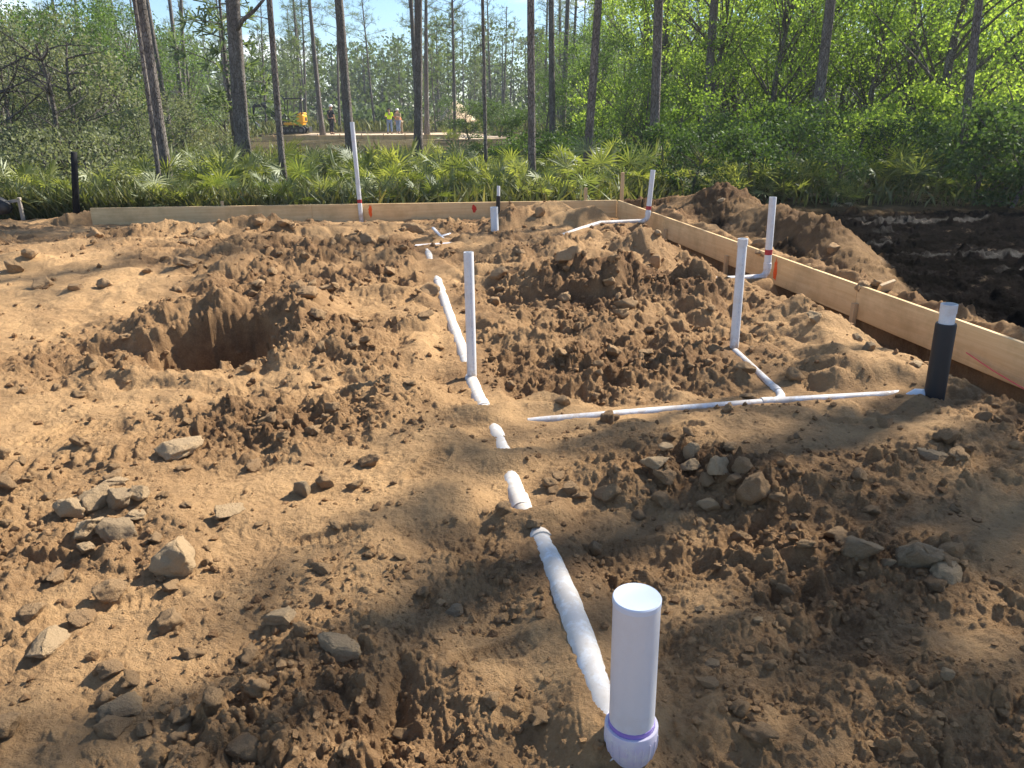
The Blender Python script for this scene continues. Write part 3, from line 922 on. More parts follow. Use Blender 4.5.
mb = MB(); mb.tube([b - dleg * .14 - P0, b - dleg * .07 - P0], .0295, 16)
autosmooth(mb.build('coupling', M_PVC, o))
mb = MB(); q = E1 - P0; mb.tube([q - dcr * .15, q - dcr * .08], .0295, 16); autosmooth(mb.build('coupling', M_PVC, o))

# black sleeved riser on the right
base = hit(934, 397)[0]
o, B, T, ax, L = upright(0, 0, 949.5, 304, .040, 'thick pipe in a black foam sleeve with white top beside the right board', base=base, name='sleeved_pipe', group=None)
mb = MB(); Ls = L * .80
mb.lathe([(.0535, -.12), (.0535, Ls - .01), (.051, Ls), (.041, Ls)], (0, 0, 0), ax, 28); autosmooth(mb.build('foam_sleeve', M_BLACK, o))
mb = MB(); mb.lathe([(.0405, L - .05), (.043, L - .05), (.043, L), (.0405, L + .001)], (0, 0, 0), ax, 28); autosmooth(mb.build('collar', M_PVC, o))
mb = MB(); q = U(919, 394, .075) - B
mb.tube([q + Vector((-.06, .01, -.02)), q + Vector((-.02, 0, .0)), q + Vector((.03, -.01, .0)), q + Vector((.08, .0, -.02))], [.02, .032, .032, .022], 12)
autosmooth(mb.build('grey_tape_wrap', M_SILVER, o))

# board pipe with elbow, red tape (right side)
def elbow_riser(px, py, tx, ty, r, ends, bandpx, label, z, bend=.09):
    B = U(px, py, z); T = UY(tx, ty, B.y); o = empty('elbow_pipe', B, label, 'pipe', 'red-banded elbow pipes')
    ax = (T - B).normalized(); L = (T - B).length
    mb = MB(); pts = []
    E = [e - B for e in ends]
    d0 = (E[0]).normalized()
    arc = []
    for k in range(0, 9):
        t = k / 8; arc.append(d0 * bend * (1 - t) ** 2 + Vector((0, 0, 0)) * 2 * t * (1 - t) + ax * bend * t * t)
    run_ = list(reversed(E)) + arc
    mb.tube(run_, r * 1.0, 20, cap=True); autosmooth(mb.build('elbow_run', M_PVC, o))
    mb = MB(); mb.lathe([(q, h) for q, h in hollow(r, L - bend)], ax * bend, ax, 24); autosmooth(mb.build('pipe', M_PVC, o))
    mb = MB(); mb.lathe([(r, bend - .01), (r + .004, bend - .008), (r + .004, bend + .05), (r, bend + .052)], (0, 0, 0), ax, 24); autosmooth(mb.build('collar', M_PVC, o))
    hb_ = L * bandpx
    band(o, ax, hb_, r + .0005, .05, M_TAPE, 'red_band')
    return o
elbow_riser(766.5, 277, 773, 197, .034, [U(738, 279, .05), U(700, 281, .04)], .32, 'white elbow pipe with red band against the middle right board', 0.05)
elbow_riser(647, 221.5, 653, 170, .034, [P6LINE[0][0], P6LINE[1][0] + Vector((0, 0, .01)), U(580, 229.5, .095), P6LINE[2][0]], .27, 'white elbow pipe with red band at the far right corner', .13)
# tall leaning pipe at the back board
Bt = on_back(361) + Vector((0, -.07, -.12))
o, B, T, ax, L = upright(0, 0, 352, 122, .034, 'tallest white pipe, leaning at the back board with a red band', base=Vector((Bt.x, Bt.y, .02)))
band(o, ax, .23, .0345, .055, M_TAPE, 'red_band')
# short wide pipe and the sleeved one behind it
o, B, T, ax, L = upright(495, 236, 494, 207, .050, 'short wide white pipe stub in front of the back board', z=.05)
Bt = on_back(498) + Vector((0, -.10, -.2))
o, B, T, ax, L = upright(0, 0, 498.5, 186, .026, 'slim black sleeved pipe with white tip at the back board', base=Bt, name='sleeved_pipe', group=None)
mb = MB(); mb.lathe([(.034, -.05), (.034, L * .66), (.0265, L * .67)], (0, 0, 0), ax, 18); autosmooth(mb.build('foam_sleeve', M_BLACK, o))
# far crossing run
P0 = FARX[0][0]
o = empty('pipe_cross', P0, 'white crossing pipes showing through the dirt near the far board', 'pipe')
for a, b in FARX:
    mb = MB(); mb.tube([a - P0, b - P0], .03, 14); autosmooth(mb.build('pipe', M_PVC2, o))

# ------------------------------------------------------------------ rocks and clods
def ico(sub):
    import bmesh
    bm = bmesh.new(); bmesh.ops.create_icosphere(bm, subdivisions=sub, radius=1)
    V = np.array([v.co[:] for v in bm.verts]); F = np.array([[v.index for v in f.verts] for f in bm.faces]); bm.free()
    return V, F
ICO1, ICO2, ICO3, ICO4 = ico(1), ico(2), ico(3), ico(4)

def rock_mesh(seed, sub, m, squash=.7, cuts=7, lump=.22, stretch=(1, 1)):
    rnd = np.random.default_rng(seed); V, F = {1: ICO1, 2: ICO2, 3: ICO3, 4: ICO4}[sub]; V = V.copy()
    D = V.copy()
    # planar cuts make facets
    for _ in range(cuts):
        n = rnd.normal(size=3); n /= np.linalg.norm(n); k = rnd.uniform(.42, .80)
        dd = V @ n; over = np.maximum(0, dd - k)
        V = V - over[:, None] * n * .92
    f = 1 + lump * (gnoise(D[:, 0] * 1.6 + seed, D[:, 1] * 1.6 + D[:, 2] * 1.3, seed) + .5 * gnoise(D[:, 0] * 3.7 + D[:, 2] * 2.1, D[:, 1] * 3.7 - D[:, 2] * 2.9, seed + 7))
    if sub >= 3:
        f = f + .09 * (np.abs(gnoise(D[:, 0] * 5 + D[:, 2] * 2.6, D[:, 1] * 5 - D[:, 2] * 3.1, seed + 8)) - .3) + .06 * gnoise(D[:, 0] * 9 + D[:, 2] * 5, D[:, 1] * 9 - D[:, 2] * 6, seed + 9) + .03 * gnoise(D[:, 0] * 21 + D[:, 2] * 13, D[:, 1] * 21 - D[:, 2] * 15, seed + 11)
    V = V * f[:, None]
    V[:, 0] *= stretch[0]; V[:, 1] *= stretch[1]; V[:, 2] *= squash
    return new_mesh('rock', V, F, m, True)

def rock(px, py, rpx, label, m=M_ROCK, squash=.7, seed=None, stretch=(1.25, 1.0), rot=None, cuts=13, group='rocks and clods on the dirt', name='rock', cat='rock', lump=.16, sink=.30):
    p, t = hit(px, py + rpx * .45)
    r = rpx * t / FPX
    s = seed if seed is not None else int(px * 7 + py * 13)
    me = rock_mesh(s, 4, m, squash, cuts, lump, stretch)
    o = obj(name, me); o.scale = (r, r, r)
    rr = random.Random(s)
    o.rotation_euler = (rr.uniform(-.25, .25), rr.uniform(-.25, .25), rr.uniform(0, 6.28) if rot is None else rot)
    o.location = (p.x, p.y, p.z + r * squash * (1 - sink * 2))
    return tag(o, label, cat, group)

R_, G_, C_ = M_ROCK, M_GREYROCK, M_CLOD
rocks = [
 (120, 528, 19, 'grey-tan rounded rock at the front right of the left rock cluster', G_, .8), (90, 524, 19, 'tan rock left of the grey-tan one in the left cluster', R_, .7),
 (72, 508, 16, 'pale rock at the left edge of the left rock cluster', R_, .75), (95, 500, 17, 'tall pale rock in the middle of the left rock cluster', R_, 1.0),
 (122, 500, 17, 'shadowed rock in the middle of the left rock cluster', G_, .8), (141, 491, 13, 'pale rock at the upper right of the left cluster', R_, .7),
 (88, 544, 14, 'low flat rock at the front of the left rock cluster', R_, .55), (113, 480, 12, 'small rock at the back of the left rock cluster', R_, .6),
 (133, 516, 12, 'rock tucked behind the grey-tan one in the left cluster', R_, .7),
 (176, 553, 26, 'largest pale broken rock, right of the left rock cluster', R_, .85), (57, 575, 13, 'brown clod on the pale track below the left cluster', C_, .7),
 (112, 590, 15, 'brown rock on the pale track in front of the largest rock', C_, .75), (47, 640, 22, 'pale square slab at the left edge of the foreground', R_, .6),
 (30, 608, 17, 'brown clod behind the pale square slab', C_, .5), (84, 613, 14, 'low brown clod right of the pale square slab', C_, .5),
 (112, 667, 13, 'small brown rock between the slab and the dark boulder', C_, .85), (124, 706, 20, 'dark boulder near the lower left corner', G_, .85),
 (112, 724, 17, 'rough brown clod leaning on the dark boulder', C_, .8), (144, 728, 12, 'small clod right of the dark boulder', C_, .7),
 (6, 724, 18, 'smooth grey clod at the lower left edge', C_, .9), (228, 508, 16, 'pale square clod in the left middle of the dirt', R_, .6),
 (284, 612, 19, 'low tan clod left of the long rock', R_, .5), (340, 643, 19, 'long tan rock lying in the centre left shade', R_, .7),
 (305, 491, 11, 'upright grey stone left of its round twin', G_, 1.2), (325, 482, 10, 'round brown stone beside the upright grey stone', C_, .9),
 (368, 460, 13, 'brown rock on the bare slope left of the trench', C_, .9), (175, 443, 21, 'long flat clod above the largest pale rock', R_, .4),
 (655, 460, 14, 'pale flat rock at the left end of the centre rock row', R_, .6), (666, 446, 9, 'small pale rock at the back left of the centre row', R_, .7),
 (689, 449, 11, 'pale round rock at the back of the centre rock row', R_, .8), (691, 466, 10, 'tan rock in the gap of the centre rock row', R_, .7),
 (716, 466, 17, 'largest round rock of the centre rock row', R_, .85), (665, 476, 11, 'brown rock at the front left of the centre row', C_, .8),
 (706, 479, 9, 'small brown rock below the largest round one', C_, .8), (753, 489, 16, 'tall brown clod at the right end of the centre row', C_, 1.15),
 (741, 464, 12, 'brown rock behind the tall brown clod', C_, .8), (709, 504, 11, 'pale rock in front of the centre rock row', R_, .8),
 (610, 490, 15, 'large brown clod left of the centre rock row', C_, .7), (572, 488, 10, 'small clod right of the short exposed pipe', C_, .7), (733, 481, 9, 'clod tucked against the tall brown clod', C_, .8),
 (862, 545, 20, 'dark grey rock at the left of the right foreground row', G_, .7), (912, 551, 22, 'dark wide rock in the right foreground row', G_, .75),
 (950, 550, 13, 'brown rock behind the right pale one', C_, .8), (947, 569, 19, 'tan angular rock at the right of the foreground row', R_, .6),
 (888, 562, 8, 'little grey stone between the two dark rocks', G_, .7), (836, 530, 15, 'dark flat clod beyond the dark grey rock', C_, .45),
 (930, 453, 14, 'pale flat rock in the shade below the black sleeve', R_, .5), (948, 437, 10, 'brown pointed rock behind the pale flat one', C_, .9), (884, 420, 11, 'clod on the bank under the thin white pipe', C_, .6),
 (14, 266, 11, 'brown clod at the left edge by the track', C_, .8), (44, 283, 9, 'lone dark clod on the pale track', C_, .8), (31, 253, 9, 'dark clod behind the one at the left edge', C_, .8), (75, 285, 10, 'flat clod right of the lone dark clod', C_, .5),
 (258, 222, 7, 'clod on the heap top under the back board', C_, .8), (283, 223, 7, 'right one of two clods on the heap top', C_, .8),
 (815, 317, 8, 'pale stone on the slope inside the right board', R_, 1.0), (869, 346, 8, 'grey stone at the foot of the right board', G_, .9), (857, 337, 6, 'small grey stone by the board stake', G_, .8), (916, 363, 7, 'pale stone left of the black sleeve', R_, .6),
 (563, 400, 10, 'brown clod just above the thin white pipe', C_, .7), (612, 352, 9, 'clod on the shaded slope of the centre heap', C_, .9), (745, 367, 8, 'brown clod beside the bent white pipe leg', C_, .9),
 (455, 612, 9, 'dark pebble on the bare patch left of the pipe', G_, .6), (700, 607, 6, 'small grey stone right of the capped pipe', G_, .6), (714, 662, 9, 'flat grey stone right of the capped pipe', G_, .4), (706, 683, 11, 'flat brown stone below the grey one by the capped pipe', C_, .5),
 (945, 678, 8, 'round pale pebble in the right foreground', R_, .8), (996, 583, 8, 'small clod at the right edge of the foreground row', C_, .7), (757, 619, 6, 'pale pebble right of the capped pipe', R_, .8),
 (535, 523, 9, 'clod bridging the gap in the sewer pipe', C_, .7), (244, 750, 17, 'brown clod at the bottom edge left of centre', C_, .9), (722, 200, 4, 'pale stone on the far spoil heap', R_, .7), (657, 233, 5, 'pale stone behind the corner board', R_, .7),
 (540, 213, 6, 'dark pointed clod on the back heap', C_, 1.2), (655, 262, 7, 'dark clod on the centre heap crest', C_, 1.0), (500, 272, 10, 'clod near the short wide pipe', C_, .7), (310, 290, 11, 'clod behind the rim of the dug hole', C_, .7)]
for (px, py, rp, lab, m, sq) in rocks:
    rock(px, py, rp, lab, m, sq)

# about two hundred further clods, one object each, drawn from a few shapes
def scatter_clods():
    protos = [rock_mesh(900 + k, 3, M_CLOD, rq, 6, .42, (1.1, .9)) for k, rq in enumerate((.7, .8, .9, .65, .75))]
    rnd = random.Random(5); n = 0
    regs = [((0, 1024), (560, 768), 34, (5, 10), 'fist-sized damp clod lying loose in the foreground dirt', 'loose clods in the foreground'),
            ((0, 420), (390, 560), 50, (4, 8), 'loose clod on the pale dirt left of the trench', 'loose clods left of the trench'),
            ((500, 1000), (405, 560), 44, (4, 9), 'loose clod on the shaded dirt right of the trench', 'loose clods right of the trench'),
            ((80, 430), (225, 390), 48, (3, 8), 'brown clod on the rough heap around the dug hole', 'clods around the dug hole'),
            ((490, 880), (240, 400), 44, (3, 8), 'brown clod on the heaps inside the right board', 'clods on the right heaps')]
    for (xr, yr, cnt, rr, lab, grp) in regs:
        k = 0
        while k < cnt:
            px, py = rnd.uniform(*xr), rnd.uniform(*yr)
            if 560 < px < 700 and py > 560: continue
            p, t = hit(px, py)
            rg = zones(np.array([p.x]), np.array([p.y]))[0][0]
            if rnd.random() > rg * 1.2: continue
            if math.hypot(p.x - HOLE.x, p.y - HOLE.y) < .72: continue
            if any(min(seg_param(p.x, p.y, A, B)[1], 9) < pr + .05 for (A, B, pr, _, _) in LINES): continue
            r = rnd.uniform(*rr) * (1.3 if py > 560 else 1) * t / FPX * (.7 + .6 * rnd.random())
            o = obj('clod', protos[rnd.randrange(5)])
            o.scale = (r * rnd.uniform(.8, 1.3), r * rnd.uniform(.8, 1.2), r * rnd.uniform(.7, 1.1))
            o.rotation_euler = (rnd.uniform(-.5, .5), rnd.uniform(-.5, .5), rnd.uniform(0, 6.28))
            o.location = (p.x, p.y, p.z + r * .25)
            tag(o, lab, 'clod', grp); k += 1
scatter_clods()

def crumbs():
    """the crumbled soil nobody could count"""
    rng = np.random.default_rng(3)
    N = 44000
    r = 1.25 * (11.5 / 1.25) ** (rng.random(N) ** .9); th = rng.uniform(-46, 42, N) * math.pi / 180
    x, y = r * np.sin(th), r * np.cos(th)
    rough, mud, lit, pad, wet = zones(x, y)
    patch = np.clip(.5 + 1.3 * fbm(x * 2.1, y * 2.1, 3, 77), 0, 1)
    _, dR, sR = seg_param(x, y, CORNER, RIGHT_END)
    keep = (rng.random(N) < (rough * .9 + .1) * patch) & (sR > .05)
    for (A, B, pr, _, _) in LINES:
        keep &= seg_param(x, y, A, B)[1] > pr + .02
    x, y = x[keep], y[keep]; n = len(x)
    s = (.0028 + .0125 * rng.random(n) ** 3.6) * (.7 + .16 * np.hypot(x, y))
    z = height(x, y) + s * .3
    V0, F0 = ICO1; k = len(V0)
    D = rng.normal(1, .26, (n, k, 1)) * V0[None]
    a = rng.uniform(0, 6.28, n); ca, sa = np.cos(a), np.sin(a)
    st = rng.uniform(.75, 1.3, (n, 3))
    D = D * st[:, None, :]
    X = D[..., 0] * ca[:, None] - D[..., 1] * sa[:, None]; Y = D[..., 0] * sa[:, None] + D[..., 1] * ca[:, None]
    V = np.stack([X, Y, D[..., 2] * .8], -1) * s[:, None, None] + np.stack([x, y, z], 1)[:, None, :]
    F = (F0[None] + (np.arange(n) * k)[:, None, None]).reshape(-1, 3)
    me = new_mesh('soil_crumbs', V.reshape(-1, 3), F, M_CRUMB, False)
    tag(obj('soil_crumbs', me), 'crumbled brown soil strewn over the dug ground', 'soil crumbs', kind='stuff')
crumbs()

# ------------------------------------------------------------------ vegetation builders
def leaf_cards(P, size, rng, elong=1.7, up=None, upmix=.0, fold=.0):
    """diamond leaves at P (n,3) -> V, F(quads)"""
    n = len(P)
    d = rng.normal(size=(n, 3)); d /= np.linalg.norm(d, axis=1)[:, None]
    if up is not None: d = d + np.array(up) * upmix; d /= np.linalg.norm(d, axis=1)[:, None]
    e = rng.normal(size=(n, 3)); e -= (e * d).sum(1)[:, None] * d; e /= np.linalg.norm(e, axis=1)[:, None]
    s = (size * rng.uniform(.65, 1.35, n))[:, None]
    a = P - d * s * .5 * elong; b = P + e * s * .5; c = P + d * s * .5 * elong; f = P - e * s * .5
    V = np.stack([a, b, c, f], 1).reshape(-1, 3); F = np.arange(n * 4).reshape(n, 4)
    return V, F

def limb(mb, a, b, r0, r1, n=6, bend=.1, seg=5, rnd=random):
    a, b = Vector(a), Vector(b); L = (b - a).length; pts = []; rs = []
    o = Vector((rnd.uniform(-1, 1), rnd.uniform(-1, 1), rnd.uniform(-.3, .6))) * L * bend
    for i in range(seg + 1):
        t = i / seg; pts.append(a.lerp(b, t) + o * 4 * t * (1 - t)); rs.append(r0 + (r1 - r0) * t)
    mb.tube(pts, rs, n, cap=False); return pts

def pine_crown_mesh(seed, H, base, spread, nb, tuft, width, m=M_NEEDLE, droop=.1):
    """boughs and needle tufts of a pine; origin at the tree's foot, stem straight up"""
    rnd = random.Random(seed); rng = np.random.default_rng(seed); mb = MB(); NV = []; 
    ang = rnd.random() * 6
    centres = []
    for k in range(nb):
        t = (k + rnd.random()) / nb
        z = base + (H - base) * t ** .9; ang += 2.4 + rnd.uniform(-.5, .5)
        L = spread * (1 - .75 * t ** 1.6) * rnd.uniform(.55, 1.15)
        if rnd.random() < .12: L *= .4
        rise = rnd.uniform(-droop, .55) * L
        a = Vector((0, 0, z)); b = a + Vector((math.cos(ang) * L, math.sin(ang) * L, rise))
        pts = limb(mb, a, b, .018 + .016 * (1 - t) * spread / 2, .006, 4, .10, 4, rnd)
        nt = max(3, int(L * 4.2))
        for q in range(nt):
            u = .35 + .65 * (q + rnd.random()) / nt
            i = min(int(u * 4), 3); p = pts[i].lerp(pts[i + 1], u * 4 - i)
            off_ = Vector((rnd.gauss(0, .22), rnd.gauss(0, .22), rnd.gauss(.08, .14))) * min(1, L * .6)
            c = p + off_
            mb.tube([p, c], [.006, .004], 3, cap=False)
            centres.append((c, (off_ + (b - a).normalized() * .3)))
    C = np.array([c[:] for c, d in centres]); Dd = np.array([d[:] for c, d in centres]); Dd /= np.linalg.norm(Dd, axis=1)[:, None] + 1e-6
    K = 11; n = len(C) * K
    Cc = np.repeat(C, K, 0); dd = rng.normal(size=(n, 3)) * .75 + np.repeat(Dd, K, 0) * .8 + np.array([0, 0, .15]); dd /= np.linalg.norm(dd, axis=1)[:, None]
    e = rng.normal(size=(n, 3)); e -= (e * dd).sum(1)[:, None] * dd; e /= np.linalg.norm(e, axis=1)[:, None]
    Ln = (tuft * rng.uniform(.6, 1.25, n))[:, None]; w = width
    V = np.stack([Cc - e * w * .3, Cc + e * w * .3, Cc + dd * Ln + e * w * .5, Cc + dd * Ln - e * w * .5], 1).reshape(-1, 3)
    V[:, 2] -= 0
    F = np.arange(n * 4).reshape(n, 4)
    # join boughs (material 1) and needles
    Vb = np.array([v[:] for v in mb.V]); Fb = np.array(mb.F)
    VV = np.concatenate([V, Vb]); FF = np.concatenate([F, Fb + len(V)])
    mi = np.concatenate([np.zeros(len(F), int), np.ones(len(Fb), int)])
    return new_mesh('crown', VV, FF, [m, M_BARK2], True, mi)

def trunk_mesh(seed, H, r0, r1, kink=.06, n=10, stubs=4, m=None, stub_z=(.25, .8)):
    rnd = random.Random(seed); mb = MB(); seg = 16; pts = []; rs = []
    ph = rnd.random() * 6; k = rnd.uniform(.5, 1) * kink
    for i in range(seg + 1):
        t = i / seg
        pts.append(Vector((k * math.sin(ph + t * 4.1) - k * math.sin(ph), k * math.cos(ph + t * 3.3) - k * math.cos(ph), H * t - .15 * (i == 0))))
        fl = 1 + .35 * max(0, 1 - t * H / .5) ** 2
        rs.append((r0 + (r1 - r0) * t) * fl)
    mb.tube(pts, rs, n, jitter=.07)
    for s in range(stubs):
        t = rnd.uniform(*stub_z); i = int(t * seg); p = pts[i]; a = rnd.random() * 6.28; L = rnd.uniform(.25, .9)
        q = p + Vector((math.cos(a) * L, math.sin(a) * L, rnd.uniform(-.05, .35) * L))
        limb(mb, p, q, .016, .006, 4, .08, 3, rnd)
    return new_mesh('trunk', mb.V, mb.F, m or M_BARK, True)

# crowns shared by the tall pines: heights 13 m
TALL = [pine_crown_mesh(201 + k, 13.0, (6.5, 7.4, 5.8, 8.0)[k], (2.4, 2.1, 2.6, 1.9)[k], (30, 26, 34, 24)[k], .34, .019) for k in range(4)]
# small crowned slender pines, 9 m, boughs low
YOUNG = [pine_crown_mesh(301 + k, 9.0, (2.6, 3.6, 2.0, 4.2)[k], (1.5, 1.3, 1.7, 1.25)[k], (32, 26, 36, 22)[k], .36, .055) for k in range(4)]

def pine(B, T, px_w, label, H=13.5, crown=None, seed=0, group='pine trunks at the edge of the wood', stubs=5, name='pine_tree', m=None, r=None):
    """B foot, T a point the stem passes through higher up"""
    ax = (T - B).normalized()
    o = empty(name, B, label, 'pine tree', group)
    o.rotation_euler = Vector((0, 0, 1)).rotation_difference(ax).to_euler()
    dist = B.y
    r = r or px_w * dist / FPX / 2 * .97
    me = trunk_mesh(seed + 17, H, r * 1.12, r * .45, .05, 12, stubs, m)
    obj('trunk', me, o)
    c = obj('crown', crown, o); s = H / (13.0 if crown in TALL else 9.0)
    c.scale = (s, s, s); c.rotation_euler = (0, 0, (seed * 1.7) % 6.28)
    return o

# (foot x, foot y, x at top of picture, width px, label)
hand = [
 (171, 200, 141.5, 9, 'thicker of the two leaning pine trunks at left', 14), (163, 207, 136, 4.2, 'thin dark trunk hugging the thicker leaning pine at left', 9.5),
 (245, 176, 232, 13.5, 'stoutest pine trunk, with a bough forking right, left of the digger', 15), (187, 138, 180, 4, 'slender far pine between the leaning pair and the stoutest pine', 13),
 (285, 196, 270.5, 6.0, 'thin straight pine trunk in front of the digger boom', 13), (323, 137, 309, 4.6, 'thin leaning pine trunk left of the dark-clothed worker', 12),
 (352, 172, 341, 8.5, 'pine trunk directly behind the tallest white pipe', 14), (418, 168, 419, 8, 'straight pine trunk right of the bright-vest workers', 14), (427, 136, 425.5, 4.5, 'thinner far pine close behind the trunk right of the workers', 12),
 (486, 185, 484, 3.4, 'very thin stem above the black sleeved pipe at the back board', 12), (532, 198, 532, 7.2, 'straight pine trunk behind the back board, right of the short wide pipe', 13.5), (562, 140, 569, 5.2, 'crooked far pine with open crown right of the straight trunk', 12.5),
 (585, 195, 597, 7.6, 'right-leaning pine trunk behind the stake on the back board', 14), (608, 131, 612, 6.2, 'far pine trunk between the two leaning pines near the corner', 13.5), (652, 186, 660, 9.0, 'pine trunk rising behind the red-banded pipe at the corner', 14.5),
 (703, 165, 716, 8.0, 'pine trunk in the bright leaves right of the corner pipe', 14), (778, 120, 790, 4.5, 'thin far trunk among the bright leaves', 13), (810, 178, 831, 9.5, 'dark leaning pine trunk in front of the bright right-hand trees', 14.5),
 (957, 195, 977, 7.5, 'pine trunk at the edge of the dark mud on the right', 13.5), (1016, 165, 1022, 5.0, 'thin trunk at the far right edge of the wood', 12), (737, 122, 745, 3.5, 'thin hazy stem left of the dark leaning pine', 12),
 (28, 122, 16, 4, 'thin trunk at the far left edge above the grey scrub', 12), (60, 126, 52, 3.6, 'second thin trunk from the far left edge', 12), (88, 128, 76, 4.2, 'thin trunk rising out of the grey scrub left of the leaning pair', 12.5),
 (455, 138, 453, 3.0, 'thin far stem midway between the workers and the straight trunk', 11), (302, 130, 293, 3.4, 'thin far stem behind the yellow digger', 11)]
for i, (bx, by, tx, w, lab, H) in enumerate(hand):
    B = U(bx, by, -.05); T = UY(tx, 0, B.y)
    dx = T.x - B.x
    cr_ = TALL[i % 4] if H > 10 else YOUNG[i % 4]
    o = pine(B, T, w, lab, H, cr_, seed=i * 3 + 1, stubs=3 if H > 10 else 0)
# the forking bough of the stoutest pine
def bough():
    B = U(245, 176, -.05); root = [o for o in COL.objects if o.get('label', '').startswith('stoutest pine')][0]
    mb = MB(); Yb = B.y
    a = UY(235, 32, Yb); 
    pts = [a, UY(243, 20, Yb - .2), UY(255, 10, Yb - .3), UY(270, -8, Yb - .4)]
    inv = (Matrix.Translation(root.location) @ root.rotation_euler.to_matrix().to_4x4()).inverted()
    mb.tube([inv @ p for p in pts], [.07, .055, .045, .03], 8, jitter=.06)
    mb.build('bough', M_BARK, root, True)
bough()

# further slender pines of the wood, too alike to tell apart
def wood():
    rnd = random.Random(21); spots = []
    tries = 0
    tm = [trunk_mesh(500 + k, 13.0, .13, .05, .10, 8, 5) for k in range(3)]
    ym = [trunk_mesh(520 + k, 9.0, .075, .025, .08, 7, 3) for k in range(3)]
    while len(spots) < 215 and tries < 9000:
        tries += 1
        Y = rnd.uniform(27, 125) if len(spots) < 120 else rnd.uniform(62, 118); x = rnd.uniform(-.78 * Y, .62 * Y)
        if -16.5 < x < 1.5 and 46 < Y < 66: continue
        if Y < 46 and -.33 * Y < x < .02 * Y and rnd.random() < .8: continue      # the open view to the clearing
        if Y < 60 and x > .12 * Y and rnd.random() < .5: continue
        if any((x - a) ** 2 + (Y - b) ** 2 < 2.2 ** 2 for a, b in spots): continue
        spots.append((x, Y))
    for i, (x, Y) in enumerate(spots):
        tall = rnd.random() < .42
        o = empty('pine_tree', (x, Y, gz(x, Y) - .05), 'slender grey-green pine among many alike in the wood behind the clearing', 'pine tree', 'slender pines of the wood')
        s = rnd.uniform(.8, 1.12); o.scale = (s, s, s); o.rotation_euler = (rnd.gauss(0, .03), rnd.gauss(0, .03), rnd.random() * 6.28)
        obj('trunk', tm[i % 3] if tall else ym[i % 3], o); obj('crown', TALL[rnd.randrange(4)] if tall else YOUNG[rnd.randrange(4)], o)
wood()

# pines beside the pad whose shade falls over the foreground
def shade_pines():
    tops = [pine_crown_mesh(260 + k, 13.0, (11.7, 11.4, 11.9)[k], (.95, 1.1, .85)[k], (8, 9, 7)[k], .28, .024) for k in range(3)]
    targets = [(590, 442, 12.2), (790, 436, 11.8), (930, 452, 12.6), (500, 585, 12.0), (760, 600, 12.5), (990, 540, 12.3), (730, 715, 12.2), (900, 745, 12.0), (300, 655, 11.9)]
    for i, (px, py, h) in enumerate(targets):
        p = U(px, py); k = (h * .95) / SUN.z
        q = p + SUN * k
        o = empty('pine_tree', (q.x, q.y, -.15), 'tall pine beside the dark mud whose crown shades the foreground dirt', 'pine tree', 'pines shading the foreground')
        obj('trunk', trunk_mesh(700 + i, h, .13, .05, .08, 10, 0), o)
        c = obj('crown', tops[i % 3], o); s = h / 13.0; c.scale = (s, s, s); c.rotation_euler = (0, 0, i * 1.3)
shade_pines()

# ------------------------------------------------------------------ broadleaf trees and shrubs
def broad(seed, H, R, base, nclump, per, leaf, m, lean=0.0, fill=.55, elong=1.6):
    rnd = random.Random(seed); rng = np.random.default_rng(seed)
    mb = MB(); tips = []
    top = Vector((rnd.uniform(-.3, .3) * R, rnd.uniform(-.3, .3) * R, H * .72))
    r0 = .018 * H + .02
    pts = limb(mb, (0, 0, -.1), top, r0, r0 * .3, 8, .06, 8, rnd)
    cl = []
    for k in range(nclump):
        a = rnd.random() * 6.283; zz = base + (H - base) * (rnd.random() ** .85); t = (zz - base) / (H - base)
        rr = R * (math.sin(math.pi * min(1, .12 + .80 * t)) ** .7) * math.sqrt(rnd.uniform(.12, 1))
        c = Vector((math.cos(a) * rr, math.sin(a) * rr, zz))
        cl.append(c)
        i = min(7, max(1, int(8 * max(.1, (zz - .25 * H)) / (H * .72)))); 
        if k % 2 == 0: limb(mb, pts[i], c, r0 * .28, .008, 5, .12, 4, rnd)
    P = []
    for c in cl:
        n = int(per * rnd.uniform(.5, 1.4)); s = rnd.uniform(.28, .62) * R * fill
        q = rng.normal(size=(n, 3)) * np.array([s, s, s * .62]); P.append(q + np.array(c[:]))
    P = np.concatenate(P); P[:, 2] = np.maximum(P[:, 2], .12)
    V, F = leaf_cards(P, leaf, rng, elong, (0, 0, -1), .25)
    crown = new_mesh('crown', V, F, m, False)
    return new_mesh('trunk', mb.V, mb.F, M_BARK2, True), crown

def place_tree(protos, x, y, s, label, cat, group, name, rnd):
    tr, cr_ = protos[rnd.randrange(len(protos))]
    o = empty(name, (x, y, gz(x, y) - .03), label, cat, group); o.scale = (s * rnd.uniform(.9, 1.1), s * rnd.uniform(.9, 1.1), s * rnd.uniform(.9, 1.12))
    o.rotation_euler = (0, 0, rnd.random() * 6.28)
    obj('trunk', tr, o); obj('crown', cr_, o)
    return o

BRIGHT = [broad(600 + k, 7.5, 2.5, .9, 56, 150, .057, M_LEAF_B, fill=.30) for k in range(4)]
DARKB = [broad(620 + k, 6.0, 2.3, .6, 50, 150, .057, M_LEAF_D, fill=.32) for k in range(3)]
GREYB = [broad(640 + k, 4.6, 2.2, .3, 40, 90, .065, M_LEAF_G, fill=.34) for k in range(3)]
SHRUBD = [broad(660 + k, 1.7, .95, .1, 22, 140, .05, M_LEAF_S, fill=.42) for k in range(3)]
SHRUBB = [broad(680 + k, 2.6, 1.2, .15, 26, 170, .058, M_LEAF_B, fill=.45) for k in range(3)]
SHRUBG = [broad(690 + k, 1.6, 1.0, .1, 20, 70, .05, M_LEAF_G, fill=.45) for k in range(2)]

